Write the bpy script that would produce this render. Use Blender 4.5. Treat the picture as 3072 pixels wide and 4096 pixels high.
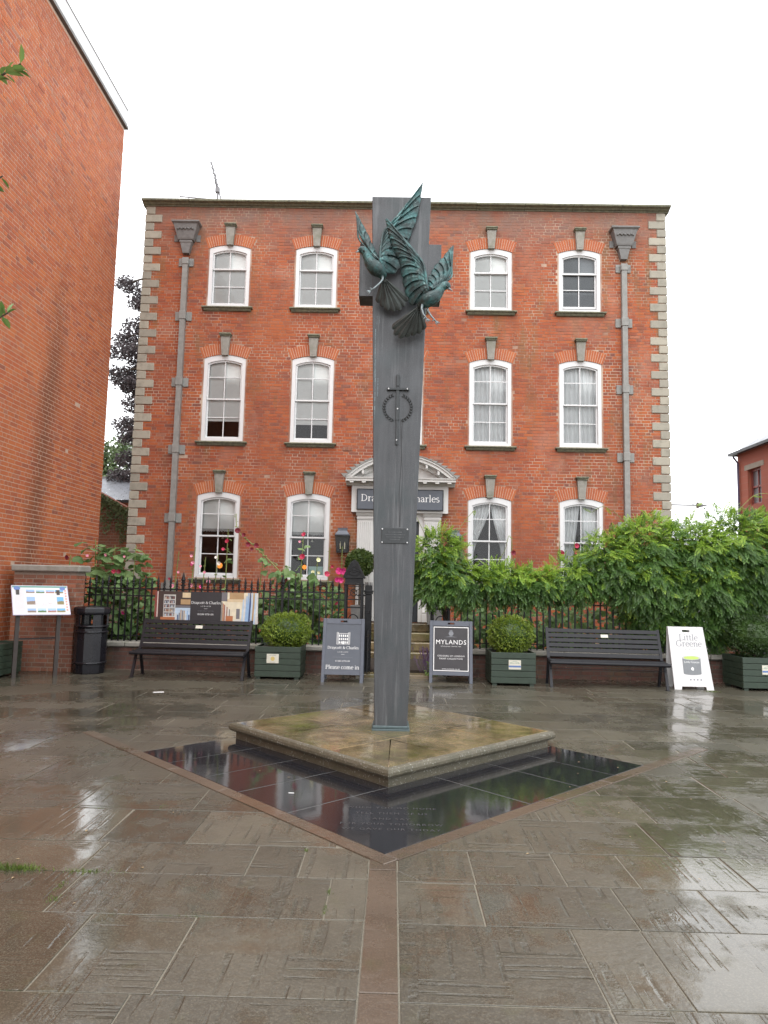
import bpy, math, random
import numpy as np
from mathutils import Vector, Matrix

random.seed(7)
rng = np.random.default_rng(7)
R = math.radians
scene = bpy.context.scene
C = scene.collection
for o in list(bpy.data.objects):
    bpy.data.objects.remove(o)

# ------------------------------------------------------------------ camera
cd = bpy.data.cameras.new('camera')
cam = bpy.data.objects.new('camera', cd); C.objects.link(cam)
cd.sensor_fit = 'VERTICAL'; cd.sensor_height = 24.0; cd.lens = 24.0 * 2802.0 / 4096.0
cd.clip_start = 0.05; cd.clip_end = 1500
pit, yaw, rol = 0.1033, -0.0150, 0.0213
fw = Vector((math.sin(yaw)*math.cos(pit), math.cos(yaw)*math.cos(pit), math.sin(pit)))
x0 = Vector((math.cos(yaw), -math.sin(yaw), 0)); u0 = x0.cross(fw)
cx_ = math.cos(rol)*x0 + math.sin(rol)*u0; cu_ = -math.sin(rol)*x0 + math.cos(rol)*u0
m = Matrix((cx_, cu_, -fw)).transposed().to_4x4(); m.translation = (0, 0, 1.6)
cam.matrix_world = m
scene.camera = cam

# ------------------------------------------------------------------ sky, sun, exposure
SUN_EL, SUN_ROT = R(58), R(200)
w = bpy.data.worlds.new('World'); scene.world = w; w.use_nodes = True
wn = w.node_tree.nodes; wl = w.node_tree.links
bg = wn['Background']
sky = wn.new('ShaderNodeTexSky'); sky.sky_type = 'NISHITA'; sky.sun_disc = False
sky.sun_elevation = SUN_EL; sky.sun_rotation = SUN_ROT
sky.air_density = 1.0; sky.dust_density = 1.5; sky.ozone_density = 1.0
hs = wn.new('ShaderNodeHueSaturation'); hs.inputs['Saturation'].default_value = 0.10
wl.new(sky.outputs[0], hs.inputs['Color'])
# thick even cloud: most of the dome is the same bright grey-white in every direction
oc = wn.new('ShaderNodeMixRGB'); oc.inputs[0].default_value = .82; oc.inputs[2].default_value = (9.0, 9.15, 9.4, 1)
wl.new(hs.outputs[0], oc.inputs[1]); wl.new(oc.outputs[0], bg.inputs[0])
bg.inputs[1].default_value = 0.15
sd = bpy.data.lights.new('sun', 'SUN'); sd.energy = .7; sd.angle = R(50); sd.color = (1, .97, .93)
sun = bpy.data.objects.new('sun', sd); C.objects.link(sun)
# direction towards the sun (sky rotation is measured from +Y towards +X)
dsun = Vector((math.sin(SUN_ROT)*math.cos(SUN_EL), math.cos(SUN_ROT)*math.cos(SUN_EL), math.sin(SUN_EL)))
sun.rotation_euler = dsun.to_track_quat('Z', 'Y').to_euler()
scene.view_settings.view_transform = 'Standard'; scene.view_settings.look = 'None'
scene.view_settings.gamma = 1.0; scene.view_settings.use_curve_mapping = False
scene.view_settings.exposure = 1.12
scene.render.engine = 'CYCLES'
scene.cycles.use_denoising = True; scene.cycles.denoising_prefilter = "ACCURATE"
scene.cycles.max_bounces = 8; scene.cycles.transparent_max_bounces = 12
scene.cycles.caustics_reflective = False; scene.cycles.caustics_refractive = False

# ------------------------------------------------------------------ material helper
class NT:
    def __init__(s, name):
        s.m = bpy.data.materials.new(name); s.m.use_nodes = True
        s.t = s.m.node_tree; s.n = s.t.nodes; s.b = s.n['Principled BSDF']
    def new(s, t, **k):
        nd = s.n.new(t)
        for a, v in k.items():
            if a in nd.inputs: nd.inputs[a].default_value = v
            else: setattr(nd, a, v)
        return nd
    def link(s, a, b): s.t.links.new(a, b)
    def pos(s):
        return s.new('ShaderNodeNewGeometry').outputs['Position']
    def noise(s, scale=5, detail=4, rough=.55, vec=None, scl=None):
        v = vec or s.pos()
        if scl:
            mp = s.new('ShaderNodeMapping'); mp.inputs['Scale'].default_value = scl
            s.link(v, mp.inputs[0]); v = mp.outputs[0]
        nd = s.new('ShaderNodeTexNoise'); nd.inputs['Scale'].default_value = scale
        nd.inputs['Detail'].default_value = detail; nd.inputs['Roughness'].default_value = rough
        s.link(v, nd.inputs['Vector']); return nd.outputs['Fac']
    def ramp(s, fac, stops, mode='LINEAR'):
        nd = s.new('ShaderNodeValToRGB'); cr = nd.color_ramp; cr.interpolation = mode
        while len(cr.elements) < len(stops): cr.elements.new(.5)
        for e, (p, c) in zip(cr.elements, stops):
            e.position = p
            e.color = (c, c, c, 1) if isinstance(c, (int, float)) else (*c[:3], 1)
        s.link(fac, nd.inputs[0]); return nd.outputs[0]
    def mix(s, fac, a, b, mode='MIX'):
        nd = s.new('ShaderNodeMixRGB', blend_type=mode)
        for i, v in ((0, fac), (1, a), (2, b)):
            if hasattr(v, 'links'): s.link(v, nd.inputs[i])
            elif i == 0: nd.inputs[0].default_value = v
            else: nd.inputs[i].default_value = (*v[:3], 1)
        return nd.outputs[0]
    def math(s, op, a, b=0.0):
        nd = s.new('ShaderNodeMath', operation=op)
        for i, v in ((0, a), (1, b)):
            if hasattr(v, 'links'): s.link(v, nd.inputs[i])
            else: nd.inputs[i].default_value = v
        return nd.outputs[0]
    def rand(s):
        g = s.new('ShaderNodeNewGeometry').outputs['Random Per Island']
        o = s.new('ShaderNodeObjectInfo').outputs['Random']
        return s.math('FRACT', s.math('ADD', g, o))
    def color(s, v):
        if hasattr(v, 'links'): s.link(v, s.b.inputs['Base Color'])
        else: s.b.inputs['Base Color'].default_value = (*v[:3], 1)
    def rough(s, v):
        if hasattr(v, 'links'): s.link(v, s.b.inputs['Roughness'])
        else: s.b.inputs['Roughness'].default_value = v
    def bump(s, h, strength=.3, dist=.01):
        nd = s.new('ShaderNodeBump'); nd.inputs['Strength'].default_value = strength
        nd.inputs['Distance'].default_value = dist
        s.link(h, nd.inputs['Height']); s.link(nd.outputs[0], s.b.inputs['Normal'])

def plain(name, col, rough=.5, var=.15, scale=18, bump=0, metal=0, spec=None, coat=0):
    t = NT(name)
    n = t.noise(scale, 5)
    c = t.mix(n, [x*(1-var) for x in col], [min(1, x*(1+var)) for x in col])
    t.color(c)
    t.rough(t.ramp(t.noise(scale*.6, 3), [(.3, max(.03, rough*.8)), (.7, min(1, rough*1.2))]))
    t.b.inputs['Metallic'].default_value = metal
    if spec is not None: t.b.inputs['Specular IOR Level'].default_value = spec
    if coat: t.b.inputs['Coat Weight'].default_value = coat; t.b.inputs['Coat Roughness'].default_value = .1
    if bump: t.bump(t.noise(scale*3, 4), bump, .004)
    return t.m

def brick_mat(name, stops, stain=(.12, .07, .05), moss=0.0, warm=(.44, .15, .05), top=None):
    t = NT(name)
    c = t.ramp(t.rand(), stops)
    c = t.mix(t.ramp(t.noise(.5, 6, .62), [(.46, 0), (.66, .65)]), c, stain)            # broad dirty areas
    c = t.mix(t.ramp(t.noise(.8, 5, .6, scl=(1, 1, .7)), [(.50, 0), (.70, .6)]), c, warm)  # broad cleaner, warmer areas
    c = t.mix(t.ramp(t.noise(60, 5, .7), [(.35, 0), (.75, .40)]), c, [x*1.25+.03 for x in warm])
    c = t.mix(t.ramp(t.noise(8, 5, .65), [(.55, 0), (.72, .45)]), c, [x*.7 for x in stain])
    c = t.mix(t.ramp(t.noise(26, 3, .6), [(.66, 0), (.74, .5)]), c, (.42, .32, .25))    # lime smears and spalls
    if moss:
        drip = t.noise(1.3, 5, .65, scl=(2.2, 2.2, .40))
        c = t.mix(t.ramp(drip, [(.54, 0), (.70, moss)]), c, (.15, .11, .045))
        soot = t.noise(1.0, 6, .68, scl=(1.6, 1.6, .5), vec=None)
        c = t.mix(t.ramp(soot, [(.50, 0), (.72, .55)]), c, (.15, .055, .040))
        pale = t.noise(.7, 5, .6, scl=(1.3, 1.3, 1))
        c = t.mix(t.ramp(pale, [(.57, 0), (.70, .5)]), c, (.40, .19, .13))
    if name == 'end_wall_brick':                                                        # old run of dirty water down the wall
        z = t.new('ShaderNodeSeparateXYZ'); t.link(t.pos(), z.inputs[0])
        e_ = t.math('ABSOLUTE', t.math('SUBTRACT', t.math('ADD', z.outputs[1], t.math('MULTIPLY', z.outputs[2], -.10)), 12.75))
        e_ = t.math('ADD', e_, t.math('MULTIPLY', t.noise(1.2, 4, .6), .5))
        e_ = t.math('MULTIPLY', t.ramp(e_, [(.32, .85), (.75, 0)]), t.ramp(t.math('MULTIPLY', z.outputs[2], .1), [(.55, 1), (.85, 0)]))
        c = t.mix(e_, c, (.17, .06, .03))
    if top:                                                                             # washed, sooty courses at the wall head
        z = t.new('ShaderNodeSeparateXYZ'); t.link(t.pos(), z.inputs[0])
        g_ = t.math('MULTIPLY', t.ramp(t.math('MULTIPLY', z.outputs[2], 1/12.0), [(top[0]/12, 0), (top[1]/12, 1)]), t.ramp(t.noise(1.6, 6, .7), [(.3, .15), (.65, .95)]))
        c = t.mix(g_, c, (.20, .135, .11))
    t.color(c); t.rough(.78); t.b.inputs['Specular IOR Level'].default_value = .3
    t.bump(t.noise(90, 4, .7), .35, .004)
    return t.m

M = {}
M['brick'] = brick_mat('house_brick', [(0, (.12, .055, .05)), (.06, (.20, .06, .04)), (.13, (.20, .052, .032)), (.3, (.27, .060, .027)), (.6, (.325, .073, .027)), (.92, (.36, .095, .031)), (1, (.28, .13, .09))], stain=(.20, .056, .034), moss=.6, warm=(.37, .102, .030), top=(9.5, 10.5))
M['brick_left'] = brick_mat('end_wall_brick', [(0, (.17, .065, .05)), (.04, (.25, .07, .042)), (.18, (.34, .084, .036)), (.6, (.40, .106, .037)), (.93, (.43, .13, .043)), (1, (.28, .13, .09))], stain=(.27, .074, .035), warm=(.43, .125, .038))
M['arch_brick'] = brick_mat('gauged_brick', [(0, (.30, .070, .028)), (.5, (.35, .088, .032)), (1, (.39, .105, .036))], stain=(.33, .09, .05))
M['old_brick'] = brick_mat('old_wall_brick', [(0, (.10, .05, .04)), (.3, (.17, .065, .045)), (.6, (.24, .08, .055)), (.85, (.28, .11, .07)), (1, (.16, .11, .09))], stain=(.10, .07, .055), moss=.3)
t = NT('lime_mortar'); t.color(t.mix(t.ramp(t.noise(.9, 5, .65), [(.45, 0), (.65, 1)]), (.27, .13, .085), (.46, .35, .27))); t.rough(.9); M['mortar'] = t.m
M['mortar_pale'] = plain('pale_mortar', (.46, .33, .25), .9, .3, 14, .3)
M['damp_shade_brick'] = brick_mat('damp_shade_wall_brick', [(0, (.045, .03, .025)), (.4, (.08, .04, .03)), (.8, (.12, .05, .04)), (1, (.08, .06, .05))], stain=(.05, .04, .032), moss=.5, warm=(.13, .055, .04))  # wet brick, with the shade behind the benches also painted into its colour
M['damp_shade_mortar'] = plain('damp_shade_mortar', (.09, .075, .06), .8, .3, 30, .3)  # mortar darkened to go with it: damp plus painted-in shade
M['arch_lime'] = plain('arch_lime_putty', (.60, .50, .42), .9, .2, 14)
M['mortar_dark'] = plain('dirty_mortar', (.27, .22, .18), .9, .3, 30, .3)

t = NT('quoin_stone')
c = t.mix(t.rand(), (.36, .33, .265), (.27, .25, .205))
c = t.mix(t.ramp(t.noise(6, 6, .65), [(.48, 0), (.75, .7)]), c, (.17, .16, .13))
t.color(c); t.rough(.8); t.bump(t.noise(60, 4), .3, .005); M['quoin'] = t.m
t = NT('weathered_stone')
c = t.mix(t.noise(9, 6, .65), (.17, .16, .14), (.36, .34, .30))
c = t.mix(t.ramp(t.noise(3, 4), [(.5, 0), (.7, .5)]), c, (.11, .12, .06))
t.color(c); t.rough(.85); t.bump(t.noise(50, 4), .4, .006); M['stone'] = t.m
t = NT('mossy_stone')
c = t.mix(t.ramp(t.noise(14, 6, .7), [(.35, 0), (.65, 1)]), (.20, .20, .13), (.10, .10, .075))
c = t.mix(t.ramp(t.noise(35, 4), [(.62, 0), (.72, .7)]), c, (.36, .36, .31))
t.color(c); t.rough(.85); t.bump(t.noise(45, 4), .5, .006); M['moss_stone'] = t.m
M['lead'] = plain('lead', (.22, .215, .20), .55, .35, 9, .2)
M['lead_dark'] = plain('dark_lead', (.15, .145, .14), .6, .4, 14, .4)
M['white'] = plain('white_paint', (.62, .62, .62), .45, .05, 12)
M['white_old'] = plain('stone_white_paint', (.56, .55, .53), .6, .08, 8, .1)
M['black'] = plain('black_paint', (.009, .009, .010), .4, .3, 25, .2, spec=.3)
M['bench'] = plain('charcoal_slat_paint', (.012, .012, .015), .4, .35, 16, .15, spec=.3)
M['bin'] = plain('bin_plastic', (.009, .009, .012), .28, .2, 8, spec=.4)
M['dark_sign'] = plain('slate_blue_paint', (.075, .085, .105), .45, .12, 10)
M['sign_frame'] = plain('slate_frame_paint', (.085, .095, .12), .45, .15, 20)
M['sign_black'] = plain('black_poster', (.028, .025, .028), .5, .1, 10)
M['ink_white'] = plain('white_lettering', (.78, .78, .77), .6, .03)
M['ink_grey'] = plain('grey_lettering', (.19, .20, .22), .6, .05)
M['ink_dark'] = plain('dark_lettering', (.05, .05, .06), .6, .05)
M['board_white'] = plain('white_board', (.60, .59, .59), .5, .03)
M['cream'] = plain('cream_plate', (.58, .56, .47), .5, .05)
M['blue'] = plain('blue_print', (.10, .17, .38), .5, .1)
M['green_print'] = plain('green_print', (.10, .26, .22), .5, .1)
M['planter'] = plain('green_stained_wood', (.024, .040, .026), .5, .35, 14, .3)
M['soil'] = plain('soil', (.035, .026, .018), .95, .5, 30, .6)
M['slate'] = plain('roof_slate', (.16, .17, .19), .35, .35, 4, .2)
M['wood_dark'] = plain('dark_wood_stem', (.06, .045, .03), .8, .4, 30, .4)
M['door'] = plain('door_paint', (.02, .024, .03), .4, .2)
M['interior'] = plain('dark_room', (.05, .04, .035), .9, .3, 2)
M['render_grey'] = plain('grey_render', (.18, .18, .19), .8, .1)
M['blind'] = plain('linen_blind', (.74, .74, .72), .8, .08, 6)
M['grey_blind'] = plain('grey_blind', (.13, .14, .15), .8, .08, 6)
M['fabric'] = plain('net_curtain', (.70, .70, .70), .9, .08, 5)
M['candle'] = plain('candle_ivory', (.75, .70, .50), .6, .05)
M['paper'] = plain('white_paper', (.75, .75, .74), .7, .05)
M['steel'] = plain('plate_steel', (.55, .56, .57), .35, .1, 10)
M['aerial'] = plain('aerial_alloy', (.20, .20, .21), .5, .2)

# glass: sharp sky reflection over a clear pane
def glass(name, tint=(.93, .95, .95)):
    t = NT(name); out = t.n['Material Output']
    tr = t.new('ShaderNodeBsdfTransparent'); tr.inputs[0].default_value = (*tint, 1)
    gl = t.new('ShaderNodeBsdfGlossy'); gl.inputs['Roughness'].default_value = .02
    fr = t.new('ShaderNodeFresnel'); fr.inputs['IOR'].default_value = 1.5
    bp = t.new('ShaderNodeBump'); bp.inputs['Strength'].default_value = .12; bp.inputs['Distance'].default_value = .02
    t.link(t.noise(2.2, 2), bp.inputs['Height']); t.link(bp.outputs[0], gl.inputs['Normal'])
    mx = t.new('ShaderNodeMixShader'); t.link(fr.outputs[0], mx.inputs[0])
    t.link(tr.outputs[0], mx.inputs[1]); t.link(gl.outputs[0], mx.inputs[2]); t.link(mx.outputs[0], out.inputs[0])
    return t.m
M['glass'] = glass('window_glass')
def emit(name, col, s):
    t = NT(name); t.color(col)
    t.b.inputs['Emission Color'].default_value = (*col, 1); t.b.inputs['Emission Strength'].default_value = s
    return t.m
M['lamp_glow'] = emit('amber_lamp_glow', (.9, .30, .05), .55)

# foliage
def leaf_mat(name, dark, light, rough=.4, trans=.25, tipc=None):
    t = NT(name)
    r = t.rand()
    c = t.mix(r, dark, light)
    c = t.mix(t.ramp(t.noise(2.5, 3), [(.4, 0), (.65, .6)]), c, [x*.6 for x in dark])
    t.color(c); t.rough(rough); t.b.inputs['Specular IOR Level'].default_value = .45
    out = t.n['Material Output']
    tl = t.new('ShaderNodeBsdfTranslucent'); t.link(c, tl.inputs[0])
    mx = t.new('ShaderNodeMixShader'); mx.inputs[0].default_value = trans
    t.link(t.b.outputs[0], mx.inputs[1]); t.link(tl.outputs[0], mx.inputs[2]); t.link(mx.outputs[0], out.inputs[0])
    return t.m
M['wisteria'] = leaf_mat('wisteria_leaf', (.065, .15, .035), (.15, .27, .06), .38, .35)
M['wisteria_young'] = leaf_mat('young_wisteria_leaf', (.20, .36, .04), (.38, .52, .08), trans=.4)
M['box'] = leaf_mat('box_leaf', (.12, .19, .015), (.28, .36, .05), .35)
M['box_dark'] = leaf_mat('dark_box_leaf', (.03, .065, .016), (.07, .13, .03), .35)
M['bay'] = leaf_mat('bay_leaf', (.05, .09, .02), (.13, .17, .05), .3)
M['holly_leaf'] = leaf_mat('hollyhock_leaf', (.14, .25, .085), (.28, .41, .17), .55, .4)
M['bud'] = leaf_mat('bud_green', (.20, .26, .07), (.32, .36, .12), .6)
M['beech'] = leaf_mat('copper_beech_leaf', (.07, .06, .066), (.12, .10, .105), .5)
M['tree_leaf'] = leaf_mat('tree_leaf', (.09, .14, .06), (.17, .22, .10), .6)
M['hedge'] = leaf_mat('low_hedge_leaf', (.13, .23, .05), (.26, .38, .10), .5)
M['grass'] = leaf_mat('joint_grass', (.07, .115, .015), (.15, .21, .035), .6)
M['evergreen'] = leaf_mat('evergreen_leaf', (.10, .20, .05), (.22, .34, .10), .25)
def petal(name, c0, c1):
    t = NT(name); t.color(t.mix(t.rand(), c0, c1)); t.rough(.6); return t.m
M['p_red'] = petal('crimson_petal', (.36, .012, .045), (.50, .03, .09))
M['p_dark'] = petal('maroon_petal', (.12, .004, .015), (.20, .008, .025))
M['p_hot'] = petal('hot_pink_petal', (.65, .03, .20), (.75, .06, .28))
M['p_pink'] = petal('pink_petal', (.70, .22, .32), (.78, .34, .42))
M['p_white'] = petal('pale_petal', (.75, .68, .62), (.80, .76, .66))
M['p_yellow'] = petal('pale_yellow_petal', (.72, .70, .38), (.76, .74, .45))
M['lavender'] = petal('lavender_flower', (.10, .06, .12), (.17, .11, .20))

# cross bronze / doves
t = NT('dark_bronze')
st = t.noise(3.5, 6, .65, scl=(6, 6, .5))
c = t.mix(st, (.018, .021, .024), (.082, .086, .092))
c = t.mix(t.ramp(t.noise(140, 3, .75), [(.5, 0), (.7, .6)]), c, (.135, .14, .145))
c = t.mix(t.ramp(t.noise(2.2, 5), [(.50, 0), (.70, .6)]), c, (.030, .045, .048))
c = t.mix(t.ramp(t.noise(2.0, 6, .7, scl=(9, 9, .35)), [(.56, 0), (.66, .75)]), c, (.115, .12, .125))
t.color(c); t.rough(t.ramp(t.noise(4, 5), [(.3, .36), (.7, .58)])); t.b.inputs['Metallic'].default_value = .15
t.bump(t.noise(120, 4), .15, .002); M['bronze'] = t.m
t = NT('verdigris_bronze')
g = t.noise(9, 6, .65)
c = t.ramp(g, [(.3, (.022, .030, .030)), (.48, (.030, .058, .058)), (.62, (.045, .13, .13)), (.85, (.10, .22, .22))])
c = t.mix(t.ramp(t.noise(70, 4, .7), [(.50, 0), (.70, .75)]), c, (.020, .028, .028))
c = t.mix(t.ramp(t.noise(16, 5, .7), [(.58, 0), (.68, .6)]), c, (.17, .24, .235))
t.color(c); t.rough(t.ramp(t.noise(14, 4), [(.3, .3), (.7, .6)])); t.b.inputs['Metallic'].default_value = .35
t.bump(t.noise(75, 5, .7), .5, .006); M['verdigris'] = t.m
t = NT('dark_tail_bronze')
c = t.ramp(t.noise(12, 5), [(.3, (.018, .02, .018)), (.7, (.04, .05, .045))])
t.color(c); t.rough(.45); t.b.inputs['Metallic'].default_value = .3; t.bump(t.noise(60, 4), .4, .004); M['tail_bronze'] = t.m
M['pale_bronze'] = plain('silvery_bronze', (.20, .24, .25), .4, .4, 40, .4, .3)
M['relief'] = plain('relief_bronze', (.036, .040, .042), .45, .3, 60, .3, .3)
M['stain'] = plain('water_stain', (.022, .022, .024), .5, .2)
M['verd_streak'] = plain('verdigris_streak', (.17, .23, .25), .6, .3, 40)

# wet paving
def flag_mat(name, c0, c1, rmin=.06, rmax=.34, ripple=.85, wet_lo=.48, blotch=False):
    t = NT(name)
    r = t.rand()
    c = t.mix(r, c0, c1)
    c = t.mix(t.ramp(t.noise(2.2, 6, .65), [(.35, 0), (.7, .6)]), c, [x*.66 for x in c0])
    c = t.mix(t.ramp(t.noise(120, 3, .7), [(.48, 0), (.75, .6)]), c, [x*1.8 for x in c1])
    c = t.mix(t.ramp(t.noise(5, 4), [(.6, 0), (.75, .25)]), c, (.07, .075, .03))
    if blotch:
        c = t.mix(t.ramp(t.noise(2.6, 6, .68), [(.42, 0), (.60, .75)]), c, (.045, .036, .018))
        c = t.mix(t.ramp(t.noise(1.7, 5, .6), [(.52, 0), (.68, .6)]), c, (.11, .115, .03))
    # standing film of rain: smooth and mirror-like where it gathers
    film = t.ramp(t.math('ADD', t.math('MULTIPLY', t.noise(.75, 3, .6), .75), t.math('MULTIPLY', t.noise(7, 5, .65), .25)), [(wet_lo, 0), (wet_lo+.075, 1)])
    t.link(t.ramp(film, [(0, rmax), (1, rmin)]), t.b.inputs['Roughness'])
    # sawn and riven tooling: straight parallel lines in small rectangular patches, in two directions
    sn = t.new('ShaderNodeVectorMath', operation='SNAP'); sn.inputs[1].default_value = (.37, .23, 9)
    ofs = t.new('ShaderNodeVectorMath', operation='ADD'); cmb = t.new('ShaderNodeCombineXYZ'); t.link(t.math('MULTIPLY', r, 3.7), cmb.inputs[0]); t.link(t.math('MULTIPLY', r, 5.3), cmb.inputs[1])
    t.link(t.pos(), ofs.inputs[0]); t.link(cmb.outputs[0], ofs.inputs[1]); t.link(ofs.outputs[0], sn.inputs[0])
    wh = t.new('ShaderNodeTexWhiteNoise', noise_dimensions='3D'); t.link(sn.outputs[0], wh.inputs[0])
    a = t.noise(1.0, 1, .5, vec=ofs.outputs[0], scl=(24, 1.0, 1)); b = t.noise(1.0, 1, .5, vec=ofs.outputs[0], scl=(1.0, 28, 1))
    ka = t.math('GREATER_THAN', wh.outputs[0], .42); kb = t.math('LESS_THAN', wh.outputs[0], .26)
    ga = t.math('MULTIPLY', t.ramp(a, [(.38, 1), (.45, 0)]), ka); gb = t.math('MULTIPLY', t.ramp(b, [(.38, 1), (.44, 0)]), kb)
    groove = t.math('MULTIPLY', t.math('MAXIMUM', ga, gb), t.ramp(t.noise(9, 4, .7), [(.36, 0), (.55, 1)]))
    t.color(t.mix(t.math('MULTIPLY', groove, .28*min(1, ripple*1.2)), c, [x*.5 for x in c0]))
    hh = t.math('SUBTRACT', t.math('MULTIPLY', t.noise(24, 5, .7), .6), t.math('MULTIPLY', groove, ripple))
    hh = t.math('ADD', hh, t.math('MULTIPLY', t.noise(3, 3), 1.1))
    nd = t.new('ShaderNodeBump'); nd.inputs['Distance'].default_value = .006
    t.link(t.ramp(film, [(0, .75), (1, .12)]), nd.inputs['Strength']); t.link(hh, nd.inputs['Height']); t.link(nd.outputs[0], t.b.inputs['Normal'])
    t.b.inputs['Specular IOR Level'].default_value = .58
    return t.m
M['flag'] = flag_mat('wet_flagstone', (.052, .047, .034), (.098, .088, .065))
M['border'] = flag_mat('wet_brown_sandstone', (.072, .052, .036), (.105, .078, .055), .08, .30, .12)
M['plinth_top'] = flag_mat('wet_ochre_sandstone', (.15, .11, .06), (.24, .18, .10), .05, .18, .04, blotch=True)
t = NT('mossy_plinth_edge')
c = t.mix(t.noise(14, 6, .7), (.045, .040, .028), (.13, .115, .075))
c = t.mix(t.ramp(t.noise(60, 4, .7), [(.60, 0), (.66, .9)]), c, (.42, .42, .38))
c = t.mix(t.ramp(t.noise(6, 4), [(.5, 0), (.7, .6)]), c, (.05, .05, .03))
t.color(c); t.rough(.6); t.bump(t.noise(60, 5), .5, .006); M['plinth_edge'] = t.m
t = NT('polished_granite')
c = t.mix(t.ramp(t.noise(240, 2, .6), [(.5, 0), (.7, 1)]), (.010, .010, .012), (.045, .045, .05))
t.color(c); t.rough(t.ramp(t.noise(1.5, 4), [(.3, .035), (.7, .09)])); t.bump(t.noise(7, 4), .08, .004); M['granite'] = t.m
M['engrave'] = plain('granite_lettering', (.05, .05, .052), .5, .3, 60)
M['ground'] = plain('joint_grit', (.17, .155, .12), .4, .5, 60, .5)

# ------------------------------------------------------------------ mesh builder
class MB:
    def __init__(s): s.v = []; s.f = []
    def add(s, v, f):
        k = len(s.v); s.v += [tuple(p) for p in v]; s.f += [tuple(i+k for i in q) for q in f]; return s
    def box(s, x0, x1, y0, y1, z0, z1, c=0.0):
        if c <= 0:
            return s.add([(x0,y0,z0),(x1,y0,z0),(x1,y1,z0),(x0,y1,z0),(x0,y0,z1),(x1,y0,z1),(x1,y1,z1),(x0,y1,z1)],
                [(0,3,2,1),(4,5,6,7),(0,1,5,4),(1,2,6,5),(2,3,7,6),(3,0,4,7)])
        c = min(c, (x1-x0)*.45, (y1-y0)*.45, (z1-z0)*.45)
        X = (x0, x1); Y = (y0, y1); Z = (z0, z1); V = []; idx = {}
        for i in (0,1):
            for j in (0,1):
                for k in (0,1):
                    p = (X[i], Y[j], Z[k]); d = ((1-2*i)*c, (1-2*j)*c, (1-2*k)*c)
                    for a in range(3):
                        q = [p[b] + (d[b] if b != a else 0) for b in range(3)]
                        idx[i,j,k,a] = len(V); V.append(q)
        F = []
        def face(a, val):
            b, e = [q for q in range(3) if q != a]
            L = []
            for (u, t_) in ((0,0),(1,0),(1,1),(0,1)):
                key = [0,0,0]; key[a] = val; key[b] = u; key[e] = t_
                L.append(idx[key[0],key[1],key[2],a])
            if (val == 0) != (a == 1): L = L[::-1]
            F.append(L)
        for a in range(3):
            face(a, 0); face(a, 1)
        for a in range(3):
            b, e = [q for q in range(3) if q != a]
            for u in (0,1):
                for t_ in (0,1):
                    k0 = [0,0,0]; k0[b] = u; k0[e] = t_; k1 = list(k0); k1[a] = 1
                    F.append([idx[(*k0, b)], idx[(*k0, e)], idx[(*k1, e)], idx[(*k1, b)]])
        for i in (0,1):
            for j in (0,1):
                for k in (0,1): F.append([idx[i,j,k,0], idx[i,j,k,1], idx[i,j,k,2]])
        return s.add(V, F)
    def bar(s, p, q, wx, wy):
        """rectangular bar from p to q"""
        p = Vector(p); q = Vector(q); d = (q-p).normalized()
        a = d.cross(Vector((0,1,0)));
        if a.length < 1e-3: a = d.cross(Vector((1,0,0)))
        a.normalize(); b = d.cross(a)
        V = [e + a*sx*wx/2 + b*sy*wy/2 for e in (p,q) for sx,sy in ((-1,-1),(1,-1),(1,1),(-1,1))]
        return s.add(V, [(0,3,2,1),(4,5,6,7),(0,1,5,4),(1,2,6,5),(2,3,7,6),(3,0,4,7)])
    def tube(s, pts, rad, n=8, cap=True, sq=None):
        pts = [Vector(p) for p in pts]; rad = rad if hasattr(rad, '__len__') else [rad]*len(pts)
        V = []; F = []; ref = None
        for i, p in enumerate(pts):
            d = (pts[min(i+1, len(pts)-1)] - pts[max(i-1, 0)]).normalized()
            if ref is None:
                ref = Vector((0,1,0)) if abs(d.y) < .9 else Vector((1,0,0))
            a = (ref - d*ref.dot(d)).normalized(); ref = a; b = d.cross(a)
            ra = rad[i] if not hasattr(rad[i], '__len__') else rad[i][0]; rb = ra if not hasattr(rad[i], '__len__') else rad[i][1]
            for k in range(n):
                t = 2*math.pi*k/n; V.append(p + a*math.cos(t)*ra + b*math.sin(t)*rb)
        for i in range(len(pts)-1):
            for k in range(n):
                F.append((i*n+k, i*n+(k+1)%n, (i+1)*n+(k+1)%n, (i+1)*n+k))
        if cap: F.append(tuple(range(n))[::-1]); F.append(tuple((len(pts)-1)*n+k for k in range(n)))
        return s.add(V, F)
    def lathe(s, prof, n=16, c=(0,0,0)):
        V = []; F = []
        for r, z in prof:
            for k in range(n):
                t = 2*math.pi*k/n; V.append((c[0]+r*math.cos(t), c[1]+r*math.sin(t), c[2]+z))
        for i in range(len(prof)-1):
            for k in range(n): F.append((i*n+k, i*n+(k+1)%n, (i+1)*n+(k+1)%n, (i+1)*n+k))
        F.append(tuple(range(n))[::-1]); F.append(tuple((len(prof)-1)*n+k for k in range(n)))
        return s.add(V, F)
    def prism_y(s, poly, y0, y1):
        """poly of (x,z), extruded along y"""
        n = len(poly)
        V = [(x,y0,z) for x,z in poly] + [(x,y1,z) for x,z in poly]
        return s.add(V, [tuple(range(n)), tuple(range(2*n-1, n-1, -1))] + [((i+1)%n, i, n+i, n+(i+1)%n) for i in range(n)])
    def prism_x(s, poly, xa, xb):
        n = len(poly)
        V = [(xa,y,z) for y,z in poly] + [(xb,y,z) for y,z in poly]
        return s.add(V, [tuple(range(n)), tuple(range(2*n-1, n-1, -1))] + [((i+1)%n, i, n+i, n+(i+1)%n) for i in range(n)])
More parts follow.
